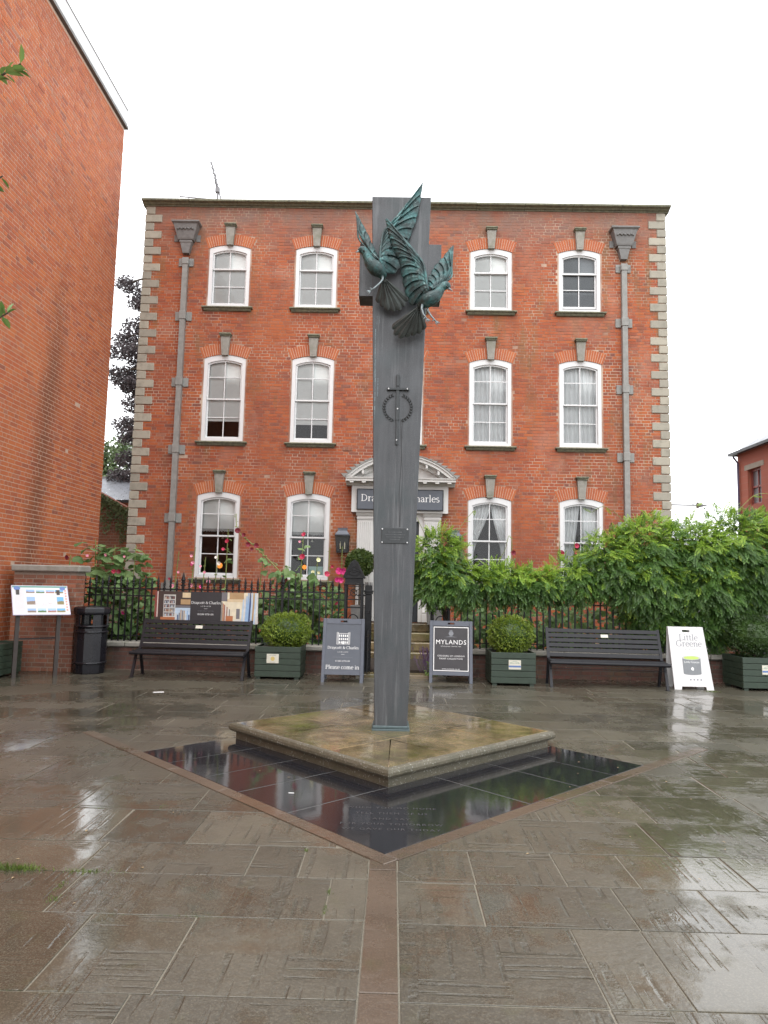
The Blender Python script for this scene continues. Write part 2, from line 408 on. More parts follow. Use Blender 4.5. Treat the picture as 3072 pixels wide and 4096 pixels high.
    def prism_z(s, poly, z0, z1, c=0.0):
        n = len(poly)
        if c <= 0:
            V = [(x,y,z0) for x,y in poly] + [(x,y,z1) for x,y in poly]
            return s.add(V, [tuple(range(n))[::-1], tuple(range(n,2*n))] + [(i,(i+1)%n,n+(i+1)%n,n+i) for i in range(n)])
        cx = sum(p[0] for p in poly)/n; cy = sum(p[1] for p in poly)/n
        top = []
        for x,y in poly:
            d = math.hypot(x-cx, y-cy) or 1; k = max(.5, 1-1.4*c/d); top.append((cx+(x-cx)*k, cy+(y-cy)*k, z1))
        V = [(x,y,z0) for x,y in poly] + [(x,y,z1-c*.6) for x,y in poly] + top
        F = [tuple(range(2*n,3*n))]
        for a in (0, n): F += [(a+i, a+(i+1)%n, a+n+(i+1)%n, a+n+i) for i in range(n)]
        return s.add(V, F)
    def ring(s, outer, inner, y0, y1):
        """frame between two open outlines of equal length (x,z), closed along the bottom"""
        n = len(outer); V = [(x,y0,z) for x,z in outer] + [(x,y0,z) for x,z in inner] + [(x,y1,z) for x,z in outer] + [(x,y1,z) for x,z in inner]
        F = []
        for i in range(n):
            j = (i+1) % n
            F += [(i,j,n+j,n+i), (2*n+i,3*n+i,3*n+j,2*n+j), (i,2*n+i,2*n+j,j), (n+i,n+j,3*n+j,3*n+i)]
        return s.add(V, F)
    def mesh(s, name, smooth=False):
        me = bpy.data.meshes.new(name); me.from_pydata(s.v, [], s.f); me.update()
        if smooth:
            me.polygons.foreach_set('use_smooth', [True]*len(me.polygons))
        return me
    def build(s, name, mat, parent=None, smooth=False, world=True, fix=False):
        me = s.mesh(name, smooth)
        if fix:
            import bmesh
            b = bmesh.new(); b.from_mesh(me); bmesh.ops.recalc_face_normals(b, faces=b.faces); b.to_mesh(me); b.free()
        return put(name, me, mat, parent, world=world)

def wloc(o):
    v = Vector(o.location)
    while o.parent: o = o.parent; v = v + o.location
    return v
def put(name, me, mat, parent=None, loc=None, world=True, rot=None):
    """link a mesh as one object; with world=True and no loc the mesh is in world metres and is shifted into its parent's frame"""
    if mat and not me.materials: me.materials.append(M[mat] if isinstance(mat, str) else mat)
    o = bpy.data.objects.new(name, me); C.objects.link(o)
    if parent:
        o.parent = parent
        if world and loc is None: me.transform(Matrix.Translation(-wloc(parent)))
    if loc is not None: o.location = loc
    if rot is not None: o.rotation_euler = rot
    return o
def tag(o, label=None, cat=None, group=None, kind=None):
    if label: o['label'] = label
    if cat: o['category'] = cat
    if group: o['group'] = group
    if kind: o['kind'] = kind
    return o
def thing(name, label, cat, loc=(0,0,0), group=None, rz=0):
    o = bpy.data.objects.new(name, None); C.objects.link(o); o.location = loc; o.rotation_euler = (0,0,rz)
    o.empty_display_size = .1
    return tag(o, label, cat, group)
def copy_tree(o, parent=None, kids=None):
    c = o.copy(); C.objects.link(c)
    if parent: c.parent = parent
    for ch in (kids or KIDS)(o): copy_tree(ch, c)
    return c
def KIDS(o): return list(o.children)
def fast_mesh(name, V, F):
    """V (n,3), F (m,k) numpy, all faces of k corners"""
    me = bpy.data.meshes.new(name); V = np.ascontiguousarray(V, dtype=np.float32); F = np.ascontiguousarray(F, dtype=np.int32)
    m_, k = F.shape
    me.vertices.add(len(V)); me.vertices.foreach_set('co', V.ravel())
    me.loops.add(m_*k); me.loops.foreach_set('vertex_index', F.ravel())
    me.polygons.add(m_); me.polygons.foreach_set('loop_start', np.arange(0, m_*k, k, dtype=np.int32))
    me.update(calc_edges=True); me.validate(); me.shade_flat(); return me
def smooth_pts(P, n=6):
    """Catmull-Rom through the points (any dimension)"""
    P = [np.array(p, float) for p in P]; out = []
    for i in range(len(P)-1):
        a, b, c, d = P[max(i-1,0)], P[i], P[i+1], P[min(i+2,len(P)-1)]
        for k in range(n):
            t = k/n; out.append(.5*((2*b)+(c-a)*t+(2*a-5*b+4*c-d)*t*t+(3*b-a-3*c+d)*t**3))
    out.append(P[-1]); return out

# ------------------------------------------------------------------ lettering
SANS = None
def text_mesh(s, size, align='CENTER', spacing=1.0):
    cu = bpy.data.curves.new('lettering', 'FONT'); cu.body = s; cu.size = size; cu.align_x = align
    cu.space_character = spacing; cu.resolution_u = 2
    o = bpy.data.objects.new('lettering', cu); C.objects.link(o)
    dg = bpy.context.evaluated_depsgraph_get(); dg.update()
    me = bpy.data.meshes.new_from_object(o.evaluated_get(dg))
    bpy.data.objects.remove(o); bpy.data.curves.remove(cu)
    me.materials.clear(); me.name = 'lettering'
    me.transform(Matrix(((1,0,0,0),(0,0,-1,0),(0,1,0,0),(0,0,0,1))))   # into the xz plane, facing -y
    return me
def A(cx, cy, rx, ry, a0, a1, n=10):
    return [(cx+rx*math.cos(R(a0+(a1-a0)*i/n)), cy+ry*math.sin(R(a0+(a1-a0)*i/n))) for i in range(n+1)]
def SF(x, y, w=.15): return [(x-w/2, y), (x+w/2, y)]
XH = .45
GL = {   # drawn roman letters: pen strokes in em units, advance
 'D': ([[(.15,0),(.15,.66)], [(.15,.645)]+A(.30,.33,.30,.315,90,-90,14)+[(.15,.015)], SF(.15,.012,.2), SF(.15,.648,.2)], .68),
 'C': ([A(.36,.33,.29,.33,40,320,20), [(.585,.54),(.6,.66)]], .66),
 'P': ([[(.15,0),(.15,.66)], [(.15,.645)]+A(.30,.48,.18,.165,90,-90,12)+[(.15,.315)], SF(.15,.012,.24), SF(.13,.648,.16)], .53),
 'G': ([A(.36,.33,.29,.33,45,320,20), [(.58,.04),(.58,.27)], SF(.57,.27,.2), [(.575,.54),(.59,.66)]], .70),
 'L': ([[(.15,0),(.15,.66)], SF(.15,.648,.22), [(.06,.014),(.5,.014)], [(.49,.01),(.52,.16)]], .55),
 'I': ([[(.15,0),(.15,.66)], SF(.15,.648,.22), SF(.15,.012,.22)], .31),
 'r': ([[(.14,0),(.14,XH)], [(.14,.32)]+A(.29,.28,.13,.15,150,50,6), SF(.14,.012,.2), SF(.10,.44,.12)], .38),
 'a': ([A(.20,.31,.135,.135,165,0,8)+[(.335,.08),(.37,.01),(.43,.03)], [(.335,.27),(.2,.23),(.09,.17)]+A(.19,.11,.115,.115,160,300,8)+[(.33,.09)]], .44),
 'y': ([[(.06,XH),(.24,.02)], [(.42,XH),(.24,.0),(.17,-.15),(.06,-.18)], SF(.07,.44,.16), SF(.42,.44,.13)], .46),
 'c': ([A(.24,.225,.18,.225,45,315,14)], .42),
 'o': ([A(.25,.225,.195,.225,0,360,20)], .50),
 't': ([[(.15,.58),(.15,.1)]+A(.24,.09,.09,.09,180,300,5), [(.03,.44),(.29,.44)]], .32),
 'h': ([[(.13,0),(.13,.70)], [(.13,.3)]+A(.28,.28,.135,.165,140,0,8)+[(.415,0)], SF(.13,.012,.18), SF(.09,.69,.1), SF(.415,.012,.18)], .53),
 'n': ([[(.13,0),(.13,XH)], [(.13,.3)]+A(.28,.28,.135,.165,140,0,8)+[(.415,0)], SF(.13,.012,.18), SF(.09,.44,.1), SF(.415,.012,.18)], .53),
 'm': ([[(.13,0),(.13,XH)], [(.13,.3)]+A(.26,.28,.125,.165,140,0,8)+[(.385,0)], [(.385,.3)]+A(.52,.28,.125,.165,140,0,8)+[(.645,0)], SF(.13,.012,.18), SF(.09,.44,.1), SF(.385,.012,.16), SF(.645,.012,.18)], .77),
 'l': ([[(.13,0),(.13,.70)], SF(.13,.012,.19), SF(.09,.69,.1)], .26),
 'i': ([[(.13,0),(.13,XH)], SF(.13,.012,.19), SF(.09,.44,.1), [(.13,.58),(.13,.65)]], .26),
 'e': ([[(.07,.26),(.40,.26)]+A(.24,.225,.175,.225,10,320,16)], .44),
 's': ([A(.19,.335,.115,.115,30,230,8)+A(.19,.115,.125,.115,60,-150,8)], .37),
 '&': ([[(.62,.40),(.5,.15),(.3,0),(.12,.06),(.1,.2),(.25,.36),(.38,.5),(.33,.64),(.22,.62),(.2,.5),(.34,.26),(.6,0)], SF(.62,.41,.14)], .68),
 ' ': ([], .24)}
def roman_mesh(s, size, thick=.085, thin=.036, align='CENTER'):
    W = sum(GL[c][1] for c in s); x = {'CENTER': -W/2, 'LEFT': 0}[align]; V = []; F = []; layer = 0
    for ch in s:
        for st in GL[ch][0]:
            P = st; n = len(P); L = []; layer += 1
            for i, (px, py) in enumerate(P):
                q0 = P[max(i-1,0)]; q1 = P[min(i+1,n-1)]; dx, dy = q1[0]-q0[0], q1[1]-q0[1]; d = math.hypot(dx, dy) or 1
                wd = (thin + (thick-thin)*(abs(dy)/d)**1.6)/2
                L.append(((px-dy/d*wd, py+dx/d*wd), (px+dy/d*wd, py-dx/d*wd)))
            k = len(V)
            for a, b in L:
                for q in (a, b): V.append(((x+q[0])*size, -.0003-.00012*(layer % 5), q[1]*size))
            F += [(k+2*i, k+2*i+1, k+2*i+3, k+2*i+2) for i in range(n-1)]
        x += GL[ch][1]
    me = bpy.data.meshes.new('lettering'); me.from_pydata(V, [], F); me.update(); return me
def letters(s, size, mat, parent, loc, rot=None, roman=False, align='CENTER', spacing=1.0, name='lettering', **k):
    me = roman_mesh(s, size, align=align, **k) if roman else text_mesh(s, size, align, spacing)
    return put(name, me, mat, parent, loc=loc, world=False, rot=rot)

# ------------------------------------------------------------------ brickwork
def brick_mesh(L, H, D=.03, c=.0024):
    a = MB(); x, z = L/2, H/2
    V = [(-x,D,-z),(x,D,-z),(x,D,z),(-x,D,z), (-x+c,0,-z+c),(x-c,0,-z+c),(x-c,0,z-c),(-x+c,0,z-c)]
    a.add(V, [(4,5,6,7)] + [(i,(i+1)%4,4+(i+1)%4,4+i) for i in range(4)]); return a.mesh('brick')
def lay_courses(u0, u1, z0, z1, course, stretch, head, joint, cut, irregular=0.1):
    """returns list of (u, z, length, full) bricks; cut(z) -> list of (ua,ub) intervals left empty"""
    out = []; n = int((z1-z0)/course)
    for k in range(n):
        z = z0 + (k+.5)*course
        spans = [(u0, u1)]
        for a, b in cut(z):
            nx = []
            for s, e in spans:
                if b <= s or a >= e: nx.append((s, e)); continue
                if a > s: nx.append((s, a))
                if b < e: nx.append((b, e))
            spans = nx
        off = (k % 2)*(stretch*.5+head*.5+joint) + random.uniform(-.012, .012)
        for s, e in spans:
            if e-s < .05: continue
            pat = k % 2; per = stretch+head+2*joint
            u = u0 + off - per*3; i = 0
            seq = []
            while u < e:
                L = stretch if (i % 2 == 0) != (random.random() < irregular) else head
                seq.append((u, u+L)); u += L+joint; i += 1
            prev_end = s
            for a, b in seq:
                if b <= s+.02: continue
                a2 = max(a, s); b2 = min(b, e)
                if b2-a2 < .035: continue
                out.append(((a2+b2)/2, z, b2-a2, a2 == a and b2 == b))
    return out
def joined_bricks(rows, H, c=.004, D=.03, jitter=.0015):
    """rows of (u,z,len): mesh of simple proud bricks in the xz plane facing -y"""
    r = np.array([(u, z, L) for u, z, L in rows]); n = len(r)
    u, z, L = r.T; x = L/2; h = H/2 * np.ones(n)
    j = rng.normal(0, jitter, n)
    V = np.zeros((n, 8, 3))
    sx = np.array([-1,1,1,-1]); sz = np.array([-1,-1,1,1])
    for i in range(4):
        V[:, i] = np.stack([u+sx[i]*x, np.full(n, D), z+sz[i]*h], -1)
        V[:, 4+i] = np.stack([u+sx[i]*(x-c*.6), j, z+sz[i]*(h-c*.6)], -1)
    base = np.array([(4,5,6,7),(0,1,5,4),(1,2,6,5),(2,3,7,6),(3,0,4,7)])
    F = (base[None] + (np.arange(n)*8)[:, None, None]).reshape(-1, 4)
    return fast_mesh('brickwork', V.reshape(-1, 3), F)
BM = {}
def face_bricks(parent, mat, bricks, H, stretch, head, place, singles, prefer):
    """lay bricks on parent's local xz plane: up to `singles` whole ones as objects, the rest as one part"""
    full = [b for b in bricks if b[3] and prefer(b)]
    full.sort(key=lambda b: prefer(b)); pick = set(id(b) for b in full[:singles])
    for b in full[:singles]:
        key = (round(b[2], 3), H, mat)
        if key not in BM:
            BM[key] = brick_mesh(b[2], H); BM[key].materials.append(M[mat])
        o = bpy.data.objects.new('brick', BM[key]); C.objects.link(o); o.parent = parent
        loc, rz = place(b[0], b[1]); o.location = Vector(loc); o.rotation_euler = (random.gauss(0,.004), 0, rz+random.gauss(0,.004))
    rest = [b[:3] for b in bricks if id(b) not in pick]
    return rest

# ================================================================== SETTING
g = MB(); g.add([(-160,-60,.001),(160,-60,.001),(160,260,.001),(-160,260,.001)], [(0,1,2,3)])
tag(g.build('ground', 'ground'), kind='structure')

# ---- paving geometry (metres)
F0 = np.array([-.02, 4.19]); er = np.array([math.cos(.774), math.sin(.774)]); el = np.array([-math.sin(.774), math.cos(.774)])
BW, GS = .112, 3.27                                        # border width, side of the square inside it
G0 = F0 + BW*(er+el)                                       # granite corner
SQ = [F0, F0+(GS+BW)*er, F0+(GS+BW)*(er+el), F0+(GS+BW)*el]
def clip_half(poly, p, n, keep):
    """part of poly with (q-p).n >= 0 (keep=1) or <= 0 (keep=-1)"""
    out = []
    for i in range(len(poly)):
        a, b = np.array(poly[i]), np.array(poly[(i+1) % len(poly)])
        da, db = keep*np.dot(a-p, n), keep*np.dot(b-p, n)
        if da >= 0: out.append(tuple(a))
        if (da > 0) != (db > 0) and abs(da-db) > 1e-9: out.append(tuple(a+(b-a)*(da/(da-db))))
    return out
def area(p): return abs(sum(p[i][0]*p[(i+1)%len(p)][1]-p[(i+1)%len(p)][0]*p[i][1] for i in range(len(p))))/2
def outside_square(poly):
    ins = poly
    for (p, n) in ((F0, er), (F0, el), (SQ[2], -er), (SQ[2], -el)):
        ins = clip_half(ins, p, n, 1) if len(ins) >= 3 else []
    if len(ins) < 3 or area(ins) < .002: return [poly]
    parts = []; cur = poly
    for (p, n) in ((F0, er), (F0, el), (SQ[2], -er), (SQ[2], -el)):
        o = clip_half(cur, p, n, -1)
        if len(o) >= 3 and area(o) > .0015: parts.append(o)
        cur = clip_half(cur, p, n, 1)
        if len(cur) < 3: break
    return parts
def shrink(poly, d):
    c = np.mean(np.array(poly), 0); out = []
    for q in poly:
        v = np.array(q)-c; L = np.linalg.norm(v); out.append(tuple(c+v*max(.5, 1-1.3*d/max(L, .01))))
    return out
paving = thing('paving', None, None, (0, 6, 0)); tag(paving, kind='structure')
flags = []
def course(xa, xb, y0, y1, wmin, wmax, forced=None):
    xs = [xa] + (sorted(forced) if forced else [])
    if forced:
        x = xs[0]; xs = list(xs)
        last = xs[-1]
        while last < xb-.4: last += random.uniform(wmin, wmax); xs.append(min(last, xb))
        if xs[-1] < xb: xs.append(xb)
    else:
        while xs[-1] < xb-.35: xs.append(min(xb, xs[-1]+random.uniform(wmin, wmax)))
        if xs[-1] < xb: xs.append(xb)
    for a, b in zip(xs[:-1], xs[1:]):
        if b-a < .08: continue
        sk = random.uniform(-.012, .012)
        for q in outside_square([(a,y0),(b,y0),(b+sk,y1),(a+sk,y1)]): flags.append(q)
# left of the central strip
SL, SRr = -.105, .055
yl = [.2, .95, 1.6, 2.25, 2.875, 3.52, 3.99, 4.44, 5.05, 5.68, 6.48, 7.1, 7.43]
yr = [.2, .9, 1.55, 2.2, 2.87, 3.50, 3.97, 4.44, 5.04, 5.67, 6.30, 6.78, 7.28]
jl = {4: [-.905,-1.40,-2.2], 5: [-.30,-1.65,-2.6], 6: [-.49,-.78,-1.70,-2.5], 7: [-1.2,-2.1], 8: [-1.68,-2.5]}
jr = {3: [.86,1.75], 4: [.865,1.19,2.1], 5: [.47,1.20,1.66], 6: [.48,.975,1.37,1.99], 7: [.98,1.38,1.87,2.04]}
for i in range(len(yl)-1):
    y0, y1 = yl[i], yl[i+1]
    f = jl.get(i)
    if y0 < 4.3:
        xs = [SL] + (sorted(f, reverse=True) if f else [])
        while xs[-1] > -8: xs.append(xs[-1]-random.uniform(.55, 1.15))
        for b, a in zip(xs[:-1], xs[1:]):
            for q in outside_square([(a,y0),(b,y0),(b,y1),(a,y1)]): flags.append(q)
    else: course(-8, 0, y0, y1, .5, 1.1)
for i in range(len(yr)-1):
    y0, y1 = yr[i], yr[i+1]; f = jr.get(i)
    if y0 < 4.3:
        xs = [SRr] + (f or [])
        while xs[-1] < 8: xs.append(xs[-1]+random.uniform(.55, 1.15))
        for a, b in zip(xs[:-1], xs[1:]):
            for q in outside_square([(a,y0),(b,y0),(b,y1),(a,y1)]): flags.append(q)
    else: course(0, 8, y0, y1, .5, 1.1)
y = 7.43
while y < 12.5:
    d = random.uniform(.40, .56); y1 = min(y+d, 12.62)
    course(-8, 0.02, y, y1, .55, 1.2)
    y = y1
y = 7.28
while y < 12.5:
    d = random.uniform(.40, .56); y1 = min(y+d, 12.62)
    course(0.02, 8, y, y1, .55, 1.2)
    y = y1
def flag_shape(q, mb):
    s = shrink(q, .0046); dz = random.uniform(0, .0022)
    mb.prism_z(s, -.03, .0042+dz, .003)
    k = len(s); gx, gy = random.uniform(-.0028,.0028), random.uniform(-.0028,.0028); c = np.mean(np.array(s), 0)
    for i in range(len(mb.v)-k*3, len(mb.v)):
        x, y_, z = mb.v[i]
        if z > -.02: mb.v[i] = (x, y_, z+(x-c[0])*gx+(y_-c[1])*gy)
flags = [q for q in flags if area(q) > .0015]
def seen(q):
    c = np.mean(np.array(q), 0); return abs(c[0]) < .62*c[1]+.4 and c[1] > 1.9
flags.sort(key=lambda q: -(area(q)/np.mean(np.array(q), 0)[1]**3) if seen(q) else 0)
rest = MB()
for i, q in enumerate(flags):
    if i < 298:
        b = MB(); flag_shape(q, b); b.build('flagstone', 'flag', paving)
    else: flag_shape(q, rest)
tag(rest.build('flagstones', 'flag', paving), kind='stuff')

# ---- brown sandstone border strip: central run and the two arms
border = thing('border_strip', None, None, (0, 4, 0)); tag(border, kind='structure')
def strip(p0, dirv, nrm, L0, L1, wdt, lens, zz=.010):
    s = L0; i = 0
    while s < L1-.05:
        e = min(L1, s+lens*random.uniform(.85, 1.15))
        a, b = np.array(p0)+dirv*(s+.003), np.array(p0)+dirv*(e-.003)
        b_ = MB(); b_.prism_z([tuple(a), tuple(b), tuple(b+nrm*wdt), tuple(a+nrm*wdt)], -.03, zz+random.gauss(0,.0008), .004)
        b_.build('border_stone', 'border', border); s = e
arm = 4.55
strip(F0+er*.0, er, el, BW, arm, BW-.004, .85)
strip(F0+el*.0, el, er, .0, arm, BW-.004, .85)
b_ = MB(); b_.prism_z([(SL+.004,4.118),(SRr-.004,4.118),(SRr-.004,4.254),(-.02,4.184),(SL+.004,4.266)], -.03, .0092, .003); b_.build('border_stone', 'border', border)
strip((SL+.004, 4.27-.155), np.array([0,-1.]), np.array([1.,0]), .0, 3.9, SRr-SL-.008, 1.25, .0095)

# ---- polished granite name slabs let into the paving
gran = thing('memorial_slabs', 'polished black granite slabs with faint engraved lettering in front of the stone plinth', 'memorial slabs', (float(G0[0]), float(G0[1]), 0))
GW = .985
def gpoly(a0, a1, b0, b1):
    g_ = .006
    P = [(a0+g_,b0+g_),(a1-g_,b0+g_),(a1-g_,b1-g_),(a0+g_,b1-g_)]
    return [tuple(G0+er*a+el*b) for a, b in P]
for P in (gpoly(0,1.50,0,GW), gpoly(1.50,2.20,0,GW), gpoly(2.20,2.75,0,GW), gpoly(2.75,GS,0,GW),
          gpoly(0,GW,GW,1.62), gpoly(0,GW,1.62,2.15), gpoly(0,GW,2.15,2.75), gpoly(0,GW,2.75,GS)):
    b = MB(); b.prism_z(P, -.03, .0065, .0015); b.build('granite_slab', 'granite', gran)
b = MB(); b.prism_z([tuple(G0+er*a+el*c_) for a, c_ in ((.002,.002),(GS,.002),(GS,GW),(GW,GW),(GW,GS),(.002,GS))], -.02, .0042); b.build('joint_fill', plain('granite_joint', (.11, .11, .105), .6), gran)
def flat_text(s, size, c, ang, mat, parent, name='lettering', sp=1.1):
    me = text_mesh(s, size, 'CENTER', sp)
    me.transform(Matrix(((1,0,0,0),(0,0,1,0),(0,-1,0,0),(0,0,0,1))))   # lie flat, face up
    return put(name, me, mat, parent, loc=Vector((c[0], c[1], .0078))-parent.location, world=False, rot=(0,0,ang))
TX = [('WHEN YOU GO HOME', 5.20), ('TELL THEM OF US', 5.08), ('AND SAY', 4.965), ('FOR YOUR TOMORROW', 4.86), ('WE GAVE OUR TODAY', 4.76)]
for s, yy in TX: flat_text(s, .052, (.02, yy), 0, 'engrave', gran, sp=1.25)

# ---- stone plinth under the cross
S0 = np.array([-.0075, 5.7228]); T = 2.293; PH = .157
pl = thing('stone_plinth', 'low square stone plinth with a mossy rounded edge under the tall dark cross', 'plinth', (0, float(S0[1]+T*.7071), 0))
def sp(a, b): return tuple(S0+er*a+el*b)
b = MB(); b.prism_z([sp(.022,.022), sp(T-.022,.022), sp(T-.022,T-.022), sp(.022,T-.022)], 0, PH-.085); b.build('riser', 'plinth_edge', pl); b = MB(); b.prism_z([sp(.02,.02), sp(T-.02,.02), sp(T-.02,T-.02), sp(.02,T-.02)], PH-.084, PH-.004); b.build('mortar_bed', 'mortar_pale', pl)
# bullnose kerb: four sides, three stones each, mitred at the corners
prof = [(0,0),(-.008,.012),(-.022,.012),(-.034,.03),(-.034,.052),(-.024,.074),(-.008,.083),(.016,.085)]
def kerb(p0, d, n_in, L):
    cuts = [-.0, L*.36, L*.66, L]
    for a, e in zip(cuts[:-1], cuts[1:]):
        V = []; mb = MB(); k = len(prof)
        for s_, isend in ((a, a == 0), (e, e == L)):
            for off, z in prof:
                sh = off if isend and s_ == 0 else (-off if isend else (.002 if s_ == a else -.002))
                q = np.array(p0)+d*(s_+sh)+n_in*off
                V.append((q[0], q[1], PH-.085+z))
        mb.add(V, [(i, i+1, k+i+1, k+i) for i in range(k-1)] + [tuple(range(k)), tuple(range(2*k-1, k-1, -1)), (k-1, 0, k, 2*k-1)])
        mb.build('kerb_stone', 'plinth_edge', pl, fix=True)
kerb(sp(0,0), er, el, T); kerb(sp(T,0), el, -er, T); kerb(sp(T,T), -er, -el, T); kerb(sp(0,T), -el, er, T)
W_ = .74; i0, i1 = .012, T-.012
def top(P): 
    b = MB(); b.prism_z(shrink([sp(*p) for p in P], .005), PH-.07, PH+random.gauss(0,.0008), .003); b.build('top_slab', 'plinth_top', pl)
for rot in range(4):
    def q(a, b):
        for _ in range(rot): a, b = T-b, a
        return (a, b)
    A1, A2 = i0+W_*.98, T-i0-W_*.98
    top([q(i0,i0), q(A1,i0), q(A1,W_+i0), q(W_+i0,W_+i0)])
    top([q(A1,i0), q(A2,i0), q(A2,W_+i0), q(A1,W_+i0)])
    top([q(A2,i0), q(i1,i0), q(i1-W_,W_+i0), q(A2,W_+i0)])
mid = T/2; lo, hi = i0+W_, i1-W_
for P in ([(lo,lo),(mid,lo),(mid,mid),(lo,mid)], [(mid,lo),(hi,lo),(hi,mid),(mid,mid)], [(mid,mid),(hi,mid),(hi,hi),(mid,hi)], [(lo,mid),(mid,mid),(mid,hi),(lo,hi)]): top(P)

# ================================================================== MAIN HOUSE
HY = 16.3
house = thing('brick_house', 'three storey red brick house with stone quoins and white arched sash windows', 'house', (0, HY, 0))
QL, QR, HT = -6.235, 6.43, 10.72
WX = [-4.134, -2.016, .115, 2.224, 4.358]
ROWS = [('ground', 1.655, 2.035), ('first', 4.89, 2.118), ('second', 8.19, 1.58)]
HW, RISE = .5285, .10
RR = (HW*HW+RISE*RISE)/(2*RISE); TH = math.asin(HW/RR); VO = .28
wins = [(ri, x, z, H) for ri, (nm, z, H) in enumerate(ROWS) for xi, x in enumerate(WX) if not (ri == 0 and xi == 2)]
DOOR = (-.52, .72, .74, 3.30)
def house_cut(z):
    L = []
    for ri, x, zs, H in wins:
        if zs-.02 < z < zs+H-RISE: L.append((x-HW-.004, x+HW+.004))
        else:
            zc = zs+H-RR
            if zs+H-RISE <= z < zs+H+VO:
                hw = (z-zc)*math.tan(TH)
                r2 = (RR+VO)**2-(z-zc)**2
                if r2 > 0: hw = min(hw, math.sqrt(r2))
                L.append((x-hw-.006, x+hw+.006))
    if DOOR[2] < z < DOOR[3]: L.append((DOOR[0], DOOR[1]))
    return L
COURSE, ST, HD, JT = .0735, .223, .108, .009
bricks = lay_courses(QL+.2, QR-.2, .0, 10.80, COURSE, ST, HD, JT, house_cut, .12)
def prefer_house(b):
    if not (1.9 < b[1] < 4.0): return False
    if -.9 < b[0] < 1.2 or b[0] > 3.9: return False
    return 5-b[1]*.5+abs(b[0]+1.5)*.2
rest_b = face_bricks(house, 'brick', bricks, COURSE-JT, ST, HD, lambda u, z: ((u, 0, z), 0), 300, prefer_house)
o = put('brickwork', joined_bricks(rest_b, COURSE-JT), 'brick', house, loc=(0,0,0), world=False); tag(o, kind='stuff')
# mortar bed behind the bricks, open at windows and door
b = MB(); Y0, Y1 = .0042, .32
xs = sorted([(x-.5, x+.5) for x in WX]); px = QL+.02
for xi, (a, e) in enumerate(xs):
    b.box(px, a, Y0, Y1, 0, 10.74); px = e
    hol = sorted([(zs+.02, zs+H) for ri, x, zs, H in wins if abs(x-(a+e)/2) < .01])
    if xi == 2: hol = [(DOOR[2], DOOR[3])] + hol
    z = 0
    for h0, h1 in hol: b.box(a, e, Y0, Y1, z, h0); z = h1
    b.box(a, e, Y0, Y1, z, 10.74)
b.box(px, QR-.02, Y0, Y1, 0, 10.74)
b.build('mortar_bed', 'mortar', house, world=False)
b = MB(); b.box(QL+.02, QL+.3, .33, 9, 0, 10.6); b.box(QR-.3, QR-.02, .33, 9, 0, 10.6); b.box(QL+.3, QR-.3, 8.7, 9, 0, 10.6)
b.build('outer_wall', 'brick', house, world=False)
b = MB()
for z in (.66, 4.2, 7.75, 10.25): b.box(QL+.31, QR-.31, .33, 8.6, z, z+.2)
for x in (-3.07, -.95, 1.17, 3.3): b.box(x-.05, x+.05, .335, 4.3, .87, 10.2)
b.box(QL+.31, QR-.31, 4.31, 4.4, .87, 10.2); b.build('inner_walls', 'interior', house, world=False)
# cornice of several stones
UP = .045
cp = [(.35,10.69),(-.02,10.69),(-.03,10.71),(-.07,10.72),(-.10,10.745),(-.15,10.755),(-.175,10.765),(-.18,10.80),(-.15,10.825),(.35,10.845)]
n = 11; xa = QL-.085; xw = (QR+.10-xa)/n
b = MB(); b.prism_x(cp, .004, xw-.004); cme = b.mesh('cornice_stone'); cme.materials.append(M['moss_stone'])
for i in range(n): put('cornice_stone', cme, None, house, loc=(xa+i*xw, 0, UP+random.uniform(-.006,.006)), world=False)
# quoins
def qmesh(L, side):
    b = MB()
    if side < 0: b.box(-.018, L, -.022, .5 if L < .3 else .3, 0, .192, .012)
    else: b.box(-L, .018, -.022, .5 if L < .3 else .3, 0, .192, .012)
    me = b.mesh('quoin'); me.materials.append(M['quoin']); return me
for side, x in ((-1, QL), (1, QR)):
    ml, ms = qmesh(.40, side), qmesh(.205, side)
    for k in range(52):
        put('quoin', ml if k % 2 == 0 else ms, None, house, loc=(x+random.gauss(0,.003), random.gauss(0,.003), -.05+k*.2075), world=False)

# windows ---------------------------------------------------------------
def arch_line(hw, z0, zs, apex, n=12):
    """open outline: bottom left, up, over the arch, down to bottom right"""
    rise = apex-zs; r = (hw*hw+rise*rise)/(2*rise); th = math.asin(hw/r)
    P = [(-hw, z0)]
    for i in range(n+1):
        a = -th+2*th*i/n; P.append((r*math.sin(a), apex-r+r*math.cos(a)))
    P.append((hw, z0)); return P
WM = {}
def mesh_once(key, fn, mat, smooth=False):
    if key not in WM:
        WM[key] = fn().mesh(key[0], smooth); WM[key].materials.append(M[mat] if isinstance(mat, str) else mat)
    return WM[key]
def sub(name, key, fn, mat, parent, loc=(0,0,0), smooth=False):
    return put(name, mesh_once((name,)+key, fn, mat, smooth), None, parent, loc=loc, world=False)
IW = .415
def frame_fn(H): 
    return lambda: MB().ring(arch_line(HW, 0, H-RISE, H), arch_line(IW, .085, H-.125-.085, H-.125), .014, .15)
